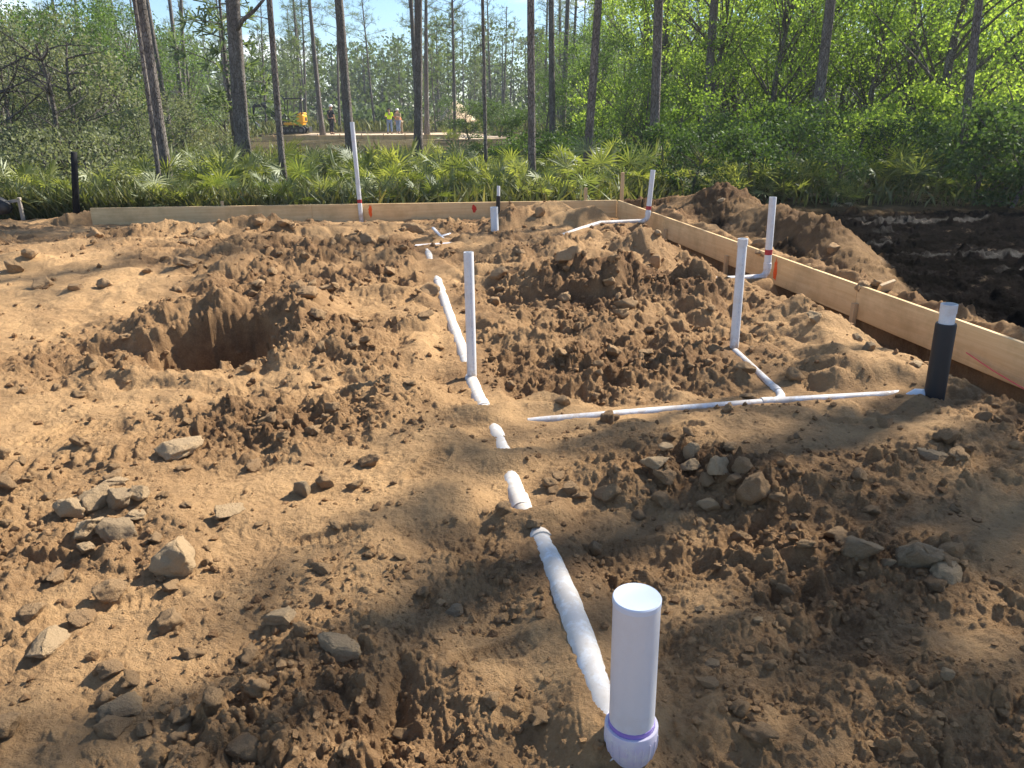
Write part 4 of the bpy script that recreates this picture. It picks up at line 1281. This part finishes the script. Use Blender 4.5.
rnd = random.Random(77)
def XY(px, Y): return (px - 512) / FPX * (Y * cp + 1.6 * sp), Y
for px, Y, s in ((655, 24, .95), (700, 21, .9), (770, 19.5, .85), (800, 27, 1.1), (868, 19, .80), (905, 24, 1.05), (940, 20.5, .95), (1020, 19.5, .95), 
                 (690, 31, 1.15), (640, 34, 1.0), (735, 34, 1.2), (850, 32, 1.2), (915, 34, 1.25), (970, 31, 1.2), (1090, 27, 1.1), (600, 46, 1.0), (830, 44, 1.3), (720, 46, 1.3), (1000, 42, 1.3)):
    if Y < 26 and px < 900: Y += 5.5
    x, y = XY(px, Y)
    place_tree(BRIGHT, x, y, s, 'bright green leafy tree in the dense growth right of the corner pipe', 'leafy tree', 'bright green trees on the right', 'leafy_tree', rnd)
for px, Y, s in ((590, 40, .85), (560, 50, 1.0), (625, 30, .75), (675, 29, .6), (715, 27, .7), (690, 36, 1.1), (760, 33, 1.0), (835, 28, .85), (880, 27, .8), (950, 24, .7), (1000, 26, .8), (930, 28, .9), (780, 30, .85), (640, 24, .5), (545, 44, .6),
                 (100, 33, 1.0), (140, 38, 1.1), (190, 45, 1.0), (60, 30, .9), (20, 34, 1.0), (-30, 30, 1.0), (120, 27, .7)):
    x, y = XY(px, Y)
    place_tree(DARKB, x, y, s, 'dark leafy oak standing in the wood, ' + ('left of the digger' if px < 300 else 'behind the brighter trees'), 'leafy tree', 'dark leafy trees ' + ('on the left' if px < 300 else 'on the right'), 'leafy_tree', rnd)
for px, Y, s in ((-20, 22, 1.0), (22, 20, .85), (58, 23, 1.0), (95, 21, .8), (128, 25, .95), (10, 26, 1.05), (165, 24, .6), (-60, 24, 1.1), (80, 18.5, .5), (195, 27, .6), (215, 30, .7), (148, 19.5, .4)):
    x, y = XY(px, Y)
    place_tree(GREYB, x, y, s, 'grey-green scrub oak in the thicket at the left', 'scrub oak', 'grey scrub oaks at the left', 'scrub_oak', rnd)
for px, Y, s in ((690, 15.5, .75), (745, 15.2, .8), (790, 16, .9), (835, 15.4, .65), (880, 17, .9), (925, 16, .75), (975, 15.2, 1.0), (1010, 14.6, 1.0), (1045, 15, 1.1), (660, 18, .8), (720, 18.5, 1.0), (775, 18, 1.0), (820, 19, 1.0), (870, 20, 1.1), (915, 18.5, 1.0), (960, 18, 1.1),
                 (1000, 17.5, 1.1), (560, 19, .8), (590, 21, .9), (625, 17, .7), (515, 22, .8), (545, 24, .9), (480, 30, .9), (470, 48, 1.2), (500, 56, 1.4), (520, 40, 1.1), (450, 66, 1.5), (490, 70, 1.5), (575, 32, 1.2)):
    x, y = XY(px, Y)
    place_tree(SHRUBD, x, y, s, 'low dark green shrub at the wood edge ' + ('beyond the mud' if px > 640 else 'behind the back board'), 'shrub', 'dark shrubs ' + ('beyond the mud' if px > 640 else 'behind the back board'), 'shrub', rnd)
for px, Y, s in ((760, 18.5, .7), (850, 17.6, .75), (905, 19, .8), (950, 23, 1.0), (680, 22, .8), (1000, 22, 1.0), (600, 36, 1.1), (575, 27, .7)):
    x, y = XY(px, Y)
    place_tree(SHRUBB, x, y, s, 'bright green bush in front of the leafy trees on the right', 'bush', 'bright bushes on the right', 'bush', rnd)
for px, Y, s in ((10, 15, .7), (45, 15.8, .9), (90, 15.5, .8), (120, 16.5, .9), (25, 17.5, 1.0), (65, 17.5, 1.0), (200, 17.5, .6), (330, 19, .7), (310, 21, .6), (455, 20, .7), (240, 22, .7), (105, 18.5, 1.0), (-10, 17, 1.0)):
    x, y = XY(px, Y)
    place_tree(SHRUBG, x, y, s, 'grey twiggy shrub among the palmettos ' + ('left of the leaning pines' if px < 160 else 'behind the back board'), 'shrub', 'grey shrubs ' + ('left of the leaning pines' if px < 160 else 'behind the back board'), 'shrub', rnd)

# bare grey branches in the left thicket
def bare_tree(px, Y, H, seed, label):
    rn = random.Random(seed); x, y = XY(px, Y); o = empty('bare_tree', (x, y, -.1), label, 'bare tree', 'bare grey trees at the left')
    mb = MB(); main = limb(mb, (0, 0, 0), (rn.uniform(-.5, .5), 0, H), .075, .02, 7, .08, 8, rn); mb.build('trunk', M_BARK2, o, True)
    b2 = MB()
    for k in range(16):
        i = rn.randrange(2, 8); a = rn.random() * 6.28; L = rn.uniform(.5, 1.5)
        q = main[i] + Vector((math.cos(a) * L, math.sin(a) * L * .7, rn.uniform(-.1, .8) * L)); pp = limb(b2, main[i], q, .026, .007, 5, .18, 5, rn)
        for j in range(4):
            s_ = pp[rn.randrange(2, 6)]; limb(b2, s_, s_ + Vector((rn.uniform(-.5, .5), rn.uniform(-.4, .4), rn.uniform(-.1, .5))), .009, .003, 4, .2, 3, rn)
    b2.build('branches', M_BARK2, o, True)
bare_tree(57, 17.6, 3.0, 5, 'pale bare branched tree in the left scrub'); bare_tree(12, 18.2, 2.6, 8, 'bare grey tree at the left edge with low boughs'); bare_tree(92, 20, 3.2, 9, 'bare grey tree right of the pale branched one')

# ------------------------------------------------------------------ saw palmettos
def palmetto_mesh(seed, nf, dead=1):
    rng = np.random.default_rng(seed); rn = random.Random(seed); V = []; F = []; M = []
    def quad(a, b, c, d, mi):
        k = len(V); V.extend([a, b, c, d]); F.append((k, k + 1, k + 2, k + 3)); M.append(mi)
    for f in range(nf):
        isdead = f < dead
        az = 6.283 * f / nf * 1.618 * 2 + rn.uniform(-.3, .3); el = rn.uniform(.15, .5) if isdead else rn.uniform(.45, 1.35); L = rn.uniform(.45, .95) * (.7 if isdead else 1)
        d = Vector((math.cos(az) * math.cos(el), math.sin(az) * math.cos(el), math.sin(el)))
        side = Vector((-math.sin(az), math.cos(az), 0)); p0 = Vector((rn.uniform(-.12, .12), rn.uniform(-.12, .12), .02)); p1 = p0 + d * L
        quad(p0 - side * .008, p0 + side * .008, p1 + side * .005, p1 - side * .005, 2)
        # the fan: blades spread in a plane tilted to the stalk
        nrm = side.cross(d).normalized(); tilt = rn.uniform(-.5, .6); fd = (d * math.cos(tilt) + nrm * math.sin(tilt)).normalized(); fn = side.cross(fd).normalized()
        nb = rn.randrange(13, 18); Rr = rn.uniform(.38, .58); spread = rn.uniform(1.75, 2.2)
        tw = rn.uniform(-.3, .3); sd = (side * math.cos(tw) + fn * math.sin(tw)).normalized()
        for b in range(nb):
            a = spread * ((b + .5) / nb * 2 - 1) + rn.uniform(-.05, .05)
            bd = (fd * math.cos(a) + sd * math.sin(a)).normalized(); l = Rr * (1 - .25 * abs(a) / 2.2) * rn.uniform(.88, 1.08)
            droop = Vector((0, 0, -1)) * l * rn.uniform(.02, .2) + fn * rn.uniform(-.05, .05)
            ww = (bd.cross(fn)).normalized() * .017
            m1 = p1 + bd * l * .5; tip = p1 + bd * l + droop
            quad(p1, m1 + ww + fn * .01, tip, m1 - ww, 1 if isdead else 0)
    return new_mesh('saw_palmetto', V, F, [M_PALM, M_DRYPALM, M_GRASS], False, M)
PALMS = [palmetto_mesh(40 + k, (15, 18, 13, 20, 16)[k], (4, 2, 5, 3, 3)[k]) for k in range(5)]
def palms():
    rn = random.Random(31); pts = []; tries = 0
    def ok(x, y, d): return all((x - a) ** 2 + (y - b) ** 2 > d * d for a, b in pts)
    while len(pts) < 296 and tries < 30000:
        tries += 1
        n = len(pts)
        if n < 190: Y = rn.uniform(13.6, 20)
        elif n < 258: Y = rn.uniform(20, 30)
        else: Y = rn.uniform(30, 50)
        x = rn.uniform(-.80 * Y, .74 * Y)
        lim = LEFT_END.y + (x - LEFT_END.x) / (CORNER.x - LEFT_END.x) * (CORNER.y - LEFT_END.y) + 1.15
        if x < CORNER.x + .5 and Y < lim: continue
        if x > 2.2 and Y < 14.9: continue
        if x > .2 * Y and rn.random() < .35: continue
        if -16.5 < x < 1.5 and Y > 45.5: continue
        if Y > 34 and 352 < 512 + FPX * x / (Y * cp) < 425: continue
        d = .62 if Y < 20 else .95 if Y < 30 else 1.3
        if not ok(x, Y, d): continue
        pts.append((x, Y))
        s = rn.uniform(.55, 1.1) * (.78 if Y < 15 else 1) * (1.25 if Y > 30 and not -.42 * Y < x < .03 * Y else .8 if Y > 30 else 1)
        o = obj('saw_palmetto', PALMS[rn.randrange(5)], None, (x, Y, gz(x, Y))); o.scale = (s, s, s * rn.uniform(.8, 1.1)); o.rotation_euler = (rn.gauss(0, .08), rn.gauss(0, .08), rn.random() * 6.28)
        if x > 2.2: lab, gr = 'fan-leaved palmetto beyond the spoil heaps and mud on the right', 'palmettos on the right'
        elif Y < 20: lab, gr = 'fan-leaved palmetto close behind the back board', 'palmettos behind the back board'
        else: lab, gr = 'fan-leaved palmetto between the back board and the clearing', 'palmettos before the clearing'
        tag(o, lab, 'palmetto', gr)
palms()

def undergrowth():
    rng = np.random.default_rng(8); N = 95000
    Y = 13.2 + (95 - 13.2) * rng.random(N) ** 2.1; x = (rng.random(N) * 1.66 - .86) * Y
    _, _, lit, pad, _ = zones(x, Y)
    k = (rng.random(N) < lit) & ~((x > 3.0) & (Y < 23) & (rng.random(N) < .75)) & (pad < .2) & ~((x > 2.3) & (Y < 14.6)) & ~((np.abs(x + 7) < 9.5) & (Y > 40) & (Y < 66))
    x, Y = x[k], Y[k]; n = len(x); z = height(x, Y, False)
    h = rng.uniform(.15, .55, n) * (1 + .012 * Y); w = .010 + .0011 * Y
    a = rng.uniform(0, 6.28, n); dx, dy = np.cos(a), np.sin(a); lx, ly = rng.normal(0, .45, n) * h, rng.normal(0, .45, n) * h
    B = np.stack([x, Y, z - .02], 1); S = np.stack([dx * w, dy * w, 0 * w], 1); T = B + np.stack([lx, ly, h], 1); Mi = B + np.stack([lx * .35, ly * .35, h * .55], 1)
    V = np.stack([B, Mi + S, T, Mi - S], 1).reshape(-1, 3); F = np.arange(n * 4).reshape(n, 4)
    tag(obj('undergrowth', new_mesh('undergrowth', V, F, M_GRASS, False)), 'thin weeds and grass covering the floor of the wood', 'undergrowth', kind='stuff')
undergrowth()

def far_wood():
    """the far-off tree mass that closes the view"""
    rng = np.random.default_rng(15); P = []; mb = MB()
    for k in range(560):
        Y = rng.uniform(112, 165); x = rng.uniform(-.80, .74) * Y; H = rng.uniform(7, 14.5) * (1 + .15 * math.sin(x * .05)); R = rng.uniform(1.6, 3.4); n = 60
        lowz = rng.uniform(.05, .35) * H
        for c in range(7):
            cz = lowz + (H - lowz) * rng.random(); cx = x + rng.normal() * R * .6; cy = Y + rng.normal() * R * .6
            P.append(rng.normal(size=(26, 3)) * np.array([R * .34, R * .34, R * .26]) + np.array([cx, cy, cz]))
        mb.tube([(x, Y, -.3), (x + rng.normal() * .2, Y, H * .9)], [.16, .06], 5, cap=False)
    for k in range(420):
        Y = rng.uniform(76, 150); x = rng.uniform(-.80, .74) * Y; R = rng.uniform(1.0, 2.2)
        if abs(x + 5.3) < 4 and Y < 84: continue
        P.append(rng.normal(size=(70, 3)) * np.array([R * .6, R * .6, R * .42]) + np.array([x, Y, R * .7]))
    P = np.concatenate(P); P[:, 2] = np.maximum(P[:, 2], .1); V, F = leaf_cards(P, .36, rng, 1.6)
    Vb = np.array([v[:] for v in mb.V]); Fb = np.array(mb.F)
    me = new_mesh('far_wood', np.concatenate([V, Vb]), np.concatenate([F, Fb + len(V)]), [M_NEEDLE, M_BARK2], False, np.concatenate([np.zeros(len(F), int), np.ones(len(Fb), int)]))
    tag(obj('far_wood', me), 'far-off pine wood closing the view beyond the clearing', 'wood', kind='stuff')
far_wood()

# ------------------------------------------------------------------ the clearing: far forms, digger, workers
PADY = 50.0
def far_forms():
    a, b = U(262, 138.6, .02), U(458, 137.5, .02); a.z = b.z = 0
    d = b - a; L = d.length; o = empty('form_board', (a + b) / 2, 'far low form board edging the sandy pad in the clearing', 'form board', 'wooden form boards'); o.rotation_euler = (0, 0, math.atan2(d.y, d.x)); o.location.z = gz((a.x + b.x) / 2, (a.y + b.y) / 2)
    mb = MB(); mb.box((0, 0, .10), (L, .045, .26), bev=.004); mb.build('plank', M_BOARD, o)
    mb = MB()
    for k in range(9): mb.box((-L / 2 + L * (k + .5) / 9, -.06, .10), (.05, .06, .42))
    mb.build('stakes', M_STAKE, o)
    return o
far_forms()

def limbs_person(o_name, J, edges, radii, m, parent, sub=2):
    me = bpy.data.meshes.new(o_name); names = list(J); me.from_pydata([J[k] for k in names], [(names.index(a), names.index(b)) for a, b in edges], []); me.materials.append(m)
    ob = obj(o_name, me, parent); mod = ob.modifiers.new('skin', 'SKIN')
    for i, k in enumerate(names):
        sv = me.skin_vertices[0].data[i]; sv.radius = (radii[k], radii[k]) if not isinstance(radii[k], tuple) else radii[k]; sv.use_root = (i == 0)
    mod.use_smooth_shade = True; s = ob.modifiers.new('sub', 'SUBSURF'); s.levels = sub; s.render_levels = sub
    return ob

M_SKIN = mat('skin', (.42, .25, .17), .6, .3)
M_HIVIS = mat('hi_vis_yellow', (.58, .80, .03), .7, .2); M_HIORG = mat('hi_vis_orange', (.78, .20, .07), .7, .2)
M_JEAN = mat('denim', (.16, .22, .34), .85, .1); M_DARK = mat('dark_cloth', (.03, .033, .045), .85, .1); M_KHAKI = mat('khaki_cloth', (.32, .25, .17), .85, .1)
M_WHITEHAT = mat('white_hard_hat', (.8, .8, .78), .4, .4); M_HAIR = mat('dark_hair', (.02, .016, .012), .7, .2); M_BOOT = mat('boots', (.05, .035, .025), .8, .1)

def person(P, rz, label, shirt, trousers, hat=None, bend=0.0, arms='down', scale=1.0):
    o = empty('person', P, label, 'person'); o.rotation_euler = (0, 0, rz); o.scale = (scale,) * 3
    c, s = math.cos(bend), math.sin(bend)
    def up(x, y, z):     # rotate the trunk about the hip towards +Y (the way the person faces)
        q = z - .93; return (x, y * c + q * s, .93 + q * c - y * s)
    J = {'pelvis': (0, 0, .95), 'waist': up(0, 0, 1.10), 'chest': up(0, 0, 1.30), 'neck': up(0, .0, 1.48), 'head_low': up(0, .02, 1.57), 'head': up(0, .03, 1.67), 'crown': up(0, .02, 1.75)}
    E_ = [('pelvis', 'waist'), ('waist', 'chest'), ('chest', 'neck'), ('neck', 'head_low'), ('head_low', 'head'), ('head', 'crown')]
    Rr = {'pelvis': (.155, .12), 'waist': (.145, .105), 'chest': (.175, .115), 'neck': .058, 'head_low': .075, 'head': .095, 'crown': .06}
    for sgn, n in ((-1, 'l'), (1, 'r')):
        st = .04 if n == 'l' else -.04
        sh = up(sgn * .20, 0, 1.42)
        if arms == 'down': el, wr, hd = up(sgn * .26, .01, 1.14), up(sgn * .25, .10, .90), up(sgn * .24, .13, .80)
        elif arms == 'hang': 
            el, wr, hd = (sgn * .24, sh[1] + .06, sh[2] - .28), (sgn * .20, sh[1] + .10, sh[2] - .52), (sgn * .18, sh[1] + .12, sh[2] - .62)
        else: el, wr, hd = up(sgn * .27, .10, 1.18), up(sgn * .16, .30, 1.22), up(sgn * .12, .37, 1.25)
        J.update({n + 'hip': (sgn * .10, 0, .88), n + 'knee': (sgn * .12, .04 + st, .50), n + 'ankle': (sgn * .13, st - .01, .09), n + 'toe': (sgn * .15, .15 + st, .035), n + 'sho': sh, n + 'elb': el, n + 'wri': wr, n + 'hand': hd})
        Rr.update({n + 'hip': .095, n + 'knee': .06, n + 'ankle': .042, n + 'toe': .04, n + 'sho': .07, n + 'elb': .046, n + 'wri': .032, n + 'hand': (.042, .022)})
        E_ += [('pelvis', n + 'hip'), (n + 'hip', n + 'knee'), (n + 'knee', n + 'ankle'), (n + 'ankle', n + 'toe'), ('chest', n + 'sho'), (n + 'sho', n + 'elb'), (n + 'elb', n + 'wri'), (n + 'wri', n + 'hand')]
    limbs_person('body', J, E_, Rr, M_SKIN, o)
    # clothes: the same joints, a little thicker, cut at cuffs
    lerp = lambda a, b, t: tuple(a[i] + (b[i] - a[i]) * t for i in range(3))
    S = {'waist0': lerp(J['pelvis'], J['waist'], .1), 'waist': J['waist'], 'chest': J['chest'], 'collar': lerp(J['chest'], J['neck'], .75)}; SE = [('waist0', 'waist'), ('waist', 'chest'), ('chest', 'collar')]
    SR = {'waist0': (.185, .15), 'waist': (.175, .135), 'chest': (.20, .14), 'collar': (.09, .08)}
    for n in 'lr':
        S[n + 's'] = J[n + 'sho']; S[n + 'e'] = lerp(J[n + 'sho'], J[n + 'elb'], .85); SE += [('chest', n + 's'), (n + 's', n + 'e')]; SR[n + 's'] = .09; SR[n + 'e'] = .065
    limbs_person('shirt', S, SE, SR, shirt, o)
    Tt = {'belt': J['pelvis']}; TE = []; TR = {'belt': (.17, .135)}
    for n in 'lr':
        Tt[n + 'h'] = J[n + 'hip']; Tt[n + 'k'] = J[n + 'knee']; Tt[n + 'c'] = lerp(J[n + 'knee'], J[n + 'ankle'], .92); TE += [('belt', n + 'h'), (n + 'h', n + 'k'), (n + 'k', n + 'c')]; TR[n + 'h'] = .115; TR[n + 'k'] = .08; TR[n + 'c'] = .068
    limbs_person('trousers', Tt, TE, TR, trousers, o)
    for n in 'lr':
        B_ = {'a': J[n + 'ankle'], 'h': (J[n + 'ankle'][0], J[n + 'ankle'][1] - .02, .05), 't': J[n + 'toe']}
        limbs_person('boot', B_, [('a', 'h'), ('h', 't')], {'a': .056, 'h': .055, 't': .05}, M_BOOT, o, 1)
    hc = Vector(J['head']); axh = (Vector(J['crown']) - Vector(J['head_low'])).normalized()
    mb = MB()
    if hat: 
        mb.lathe([(.155, .02), (.16, .03), (.125, .04), (.12, .07), (.10, .12), (.06, .15), (.0001, .16)], hc, axh, 20); autosmooth(mb.build('hat', hat, o), 50)
    else:
        mb.lathe([(.098, .0), (.108, .03), (.104, .07), (.075, .11), (.0001, .13)], hc - Vector((0, .012, 0)), axh, 16); autosmooth(mb.build('hair', M_HAIR, o), 60)
    # face: eyes, nose, mouth, ears
    f = MB()
    fwd = Vector((0, c, -s)) if bend else Vector((0, 1, 0)); rt = Vector((1, 0, 0))
    for sg in (-1, 1):
        e = hc + fwd * .088 + rt * sg * .033 - axh * .005; f.lathe([(.0001, -.008), (.011, 0), (.0001, .008)], e, fwd, 8, 1)
        e = hc + rt * sg * .095 - axh * .02; f.lathe([(.0001, -.012), (.026, 0), (.0001, .012)], e, rt, 8, 0)
    f.tube([hc + fwd * .088 - axh * .012, hc + fwd * .115 - axh * .045], [.010, .016], 6, mi=0)
    f.tube([hc + fwd * .088 - axh * .072 - rt * .025, hc + fwd * .094 - axh * .072, hc + fwd * .088 - axh * .072 + rt * .025], .007, 5, mi=2)
    f.build('face', [M_SKIN, M_HAIR, mat('lips', (.36, .13, .11), .5, .3)], o, True)
    # hands with five fingers
    for sg, n in ((-1, 'l'), (1, 'r')):
        h = MB(); w_ = Vector(J[n + 'wri']); k = Vector(J[n + 'hand']); d = (k - w_).normalized(); u_ = d.cross(Vector((1, 0, 0))); u_ = u_.normalized() if u_.length > .1 else Vector((0, 1, 0)); nn = d.cross(u_).normalized()
        for q in range(4):
            st = k + u_ * (.028 * (q - 1.5) / 1.5); l = (.07, .082, .078, .06)[q]
            h.tube([st - d * .02, st + d * l * .5, st + d * l * .85 - nn * sg * .018, st + d * l * .95 - nn * sg * .03], [.0105, .0095, .0085, .007], 6)
        st = k - u_ * .03 - d * .03; h.tube([st, st - u_ * .022 + d * .025, st - u_ * .026 + d * .055 - nn * sg * .012], [.013, .011, .009], 6)
        h.build('fingers', M_SKIN, o, True)
    return o

def at_ground(px, py, Y=None):
    p = U(px, py, .0); p.z = gz(p.x, p.y); return p
P = at_ground(390, 133.2); person(P, .3, 'worker in bright yellow shirt and jeans standing with his back turned in the clearing', M_HIVIS, M_JEAN, None, .06, 'front')
P = at_ground(397.5, 132.6); P.y += .6; person(P, 2.7, 'worker in pale shirt and white hard hat half hidden by the yellow shirted one', M_KHAKI, M_JEAN, M_WHITEHAT, .05, 'front', .98)
P = at_ground(401, 132); person(P, 1.2, 'worker in orange shirt stooping beside the yellow shirted worker', M_HIORG, M_KHAKI, None, .55, 'hang')
P = at_ground(332, 134.2); person(P, -.6, 'worker in dark clothes and white hard hat standing beside a thin leaning pine', M_DARK, M_DARK, M_WHITEHAT, .03, 'down', 1.08)

# ------------------------------------------------------------------ mini excavator
def digger():
    P = at_ground(287, 134.5); P.y += 1.5; P.x += .1; P.z = gz(P.x, P.y)
    o = empty('mini_excavator', P, 'yellow mini excavator with black boom and open canopy in the clearing', 'excavator'); o.rotation_euler = (0, 0, rad(4)); o.scale = (1.0, 1.0, 1.0)
    Y_ = mat('digger_yellow', (.86, .42, .03), .4, .4); K = mat('digger_black', (.02, .022, .025), .5, .4); Gm = mat('digger_steel', (.16, .16, .17), .4, .5, .7); GL = mat('white_lamp', (.8, .8, .78), .3, .5)
    for y in (-.55, .55):
        mb = MB(); pts = []
        n = 28
        V = []; F = []
        prof = []
        for k in range(n):
            a = 6.283 * k / n; cx = .62 if math.cos(a) > 0 else -.62
            prof.append((cx + .22 * math.cos(a), .22 + .22 * math.sin(a)))
        for yy in (-.16, .16):
            for (px, pz) in prof: V.append((px, y + yy, pz))
        F += [(k, (k + 1) % n, n + (k + 1) % n, n + k) for k in range(n)] + [tuple(range(n - 1, -1, -1)), tuple(range(n, 2 * n))]
        mb.add(V, F)
        for k in range(n):
            mb.box((prof[k][0], y, prof[k][1]), (.05, .34, .05), rot=Matrix.Rotation(-6.283 * k / n, 3, 'Y'))
        t = mb.build('track', K, o)
        w = MB()
        for x in (-.62, -.3, 0, .3, .62): w.tube([(x, y - .175, .2), (x, y + .175, .2)], .12 if abs(x) > .5 else .08, 12)
        w.build('rollers', Gm, t)
    mb = MB(); mb.box((0, 0, .36), (.9, .75, .2), bev=.03); mb.tube([(0, 0, .42), (0, 0, .56)], .36, 20); mb.build('undercarriage', K, o)
    mb = MB(); mb.box((.1, 0, .64), (1.35, 1.15, .18), bev=.04); mb.build('deck', Y_, o)
    mb = MB(); mb.box((.62, 0, .98), (.55, 1.2, .62), bev=.10); mb.box((.72, 0, 1.32), (.36, .9, .14), bev=.05); c = mb.build('counterweight', Y_, o)
    mb = MB(); mb.box((.895, 0, .95), (.02, .7, .26), bev=.005); mb.build('grille', K, c)
    mb = MB(); mb.box((.18, 0, .90), (.42, .5, .14), bev=.04); mb.box((.36, 0, 1.18), (.12, .5, .55), rot=Matrix.Rotation(.12, 3, 'Y'), bev=.04); mb.build('seat', K, o)
    mb = MB(); mb.box((-.28, 0, .98), (.12, .5, .5), bev=.03)
    for y in (-.15, .15): mb.tube([(-.25, y, 1.2), (-.2, y, 1.42)], .015, 6)
    mb.build('controls', K, o)
    mb = MB()
    for y in (-.5, .5):
        mb.tube([(.74, y, 1.25), (.74, y, 2.25)], .035, 8); mb.tube([(-.38, y, .72), (-.42, y, 1.5), (-.36, y, 2.25)], .035, 8)
    mb.build('canopy_posts', K, o)
    mb = MB(); mb.box((.18, 0, 2.30), (1.35, 1.15, .08), bev=.03); r = mb.build('canopy_roof', K, o)
    mb = MB(); mb.box((.80, -.4, 2.24), (.12, .12, .14), bev=.02); mb.build('work_lamp', GL, r)
    # boom: kinked box beam
    def beam(pts, w, hs, name, m, par):
        mb = MB(); V = []; F = []
        for i, p in enumerate(pts):
            p = Vector(p); t = (Vector(pts[min(i + 1, len(pts) - 1)]) - Vector(pts[max(i - 1, 0)])).normalized(); nrm = Vector((-t.z, 0, t.x))
            for sy in (-1, 1):
                for sn in (-1, 1): V.append(p + nrm * sn * hs[i] / 2 + Vector((0, sy * w / 2, 0)))
        for i in range(len(pts) - 1):
            a = i * 4; b = a + 4; F += [(a, a + 1, b + 1, b), (a + 2, b + 2, b + 3, a + 3), (a, b, b + 2, a + 2), (a + 1, a + 3, b + 3, b + 1)]
        F += [(0, 2, 3, 1), (len(V) - 4, len(V) - 3, len(V) - 1, len(V) - 2)]
        return mb.add(V, F).build(name, m, par)
    sw = MB(); sw.box((-.72, 0, .66), (.34, .34, .34), bev=.04); sw.build('swing_bracket', K, o)
    bm = beam([(-.80, 0, .72), (-1.25, 0, 1.25), (-1.75, 0, 1.72), (-2.05, 0, 1.86), (-2.6, 0, 1.78)], .17, [.16, .24, .26, .22, .14], 'boom', K, o)
    cy = MB(); cy.tube([(-.85, 0, .55), (-1.35, 0, 1.05)], .055, 10); cy.tube([(-1.35, 0, 1.05), (-1.68, 0, 1.5)], .03, 8); cy.build('boom_cylinder', Gm, bm)
    ar = beam([(-2.45, 0, 1.95), (-2.62, 0, 1.74), (-2.72, 0, 1.2), (-2.80, 0, .78)], .13, [.12, .2, .15, .10], 'arm', K, o)
    cy = MB(); cy.tube([(-1.72, 0, 1.98), (-2.15, 0, 2.04)], .045, 10); cy.tube([(-2.15, 0, 2.04), (-2.45, 0, 1.98)], .026, 8); cy.build('arm_cylinder', Gm, ar)
    bk = MB(); V = []; prof = [(-2.90, .86), (-2.66, .80), (-2.42, .62), (-2.36, .42), (-2.46, .28), (-2.70, .22), (-2.52, .34), (-2.50, .5), (-2.66, .64), (-2.88, .70)]
    n = len(prof)
    for y in (-.24, .24): V += [(px, y, pz) for px, pz in prof]
    bk.add(V, [(k, (k + 1) % n, n + (k + 1) % n, n + k) for k in range(n)] + [tuple(range(n - 1, -1, -1)), tuple(range(n, 2 * n))]); bk.build('bucket', K, o)
    bl = MB(); bl.box((1.15, 0, .26), (.06, 1.3, .36), bev=.02); bl.box((.95, -.3, .28), (.4, .08, .1)); bl.box((.95, .3, .28), (.4, .08, .1)); bl.build('dozer_blade', K, o)
digger()

# ------------------------------------------------------------------ small things at the far left edge
P = U(75, 212, .0)
mb = MB(); T = UY(74, 152, P.y); mb.tube([P - Vector((0, 0, .2)), P.lerp(T, .5) + Vector((.01, 0, 0)), T], [.058, .052, .048], 10, jitter=.05)
tag(mb.build('burnt_post', mat('charred_wood', (.012, .012, .014), .8, .2), None, True), 'charred black post standing left of the back board', 'post')
P = U(3, 214, .0)
mb = MB(); V, F = ICO2; Vq = V * np.array([.24, .22, .19]); Vq[:, 2] = np.maximum(Vq[:, 2], -.1)
Vq *= (1 + .12 * gnoise(V[:, 0] * 2.5 + V[:, 2], V[:, 1] * 2.5, 3))[:, None]
mb.add(Vq, F.tolist()); mb.tube([(.02, 0, .2), (.05, 0, .30)], [.05, .07], 8)
s = mb.build('refuse_bag', M_BLACK, None, True); s.location = (P.x - .1, P.y, .10); tag(s, 'black refuse bag at the far left edge of the pad', 'bag')
P = U(22, 213, .0)
mb = MB(); mb.box((0, 0, .16), (.05, .05, .40), bev=.004); mb.box((-.12, 0, .30), (.24, .04, .05), rot=Matrix.Rotation(-.15, 3, 'Y'), bev=.004)
s = mb.build('bent_stake', wood_material('weathered_wood', (.50, .44, .36), (.34, .28, .22), 'z')); s.location = (P.x, P.y, gz(P.x, P.y)); tag(s, 'weathered grey stake with a crosspiece beside the black bag', 'stake')

# pink survey paint on the soil is left as a faint dusting strip near the back board

# ------------------------------------------------------------------ the damp air between here and the far wood
def haze():
    m = bpy.data.materials.new('haze'); m.use_nodes = True; t = m.node_tree; t.nodes.remove(t.nodes['Principled BSDF'])
    v = t.nodes.new('ShaderNodeVolumePrincipled'); v.inputs['Color'].default_value = (.92, .96, 1, 1); v.inputs['Density'].default_value = HAZE_DENSITY; v.inputs['Anisotropy'].default_value = .35
    t.links.new(v.outputs[0], t.nodes['Material Output'].inputs['Volume'])
    mb = MB(); mb.box((0, 85, 8.5), (420, 190, 23.0)); o = mb.build('haze', m); tag(o, kind='stuff')
haze()
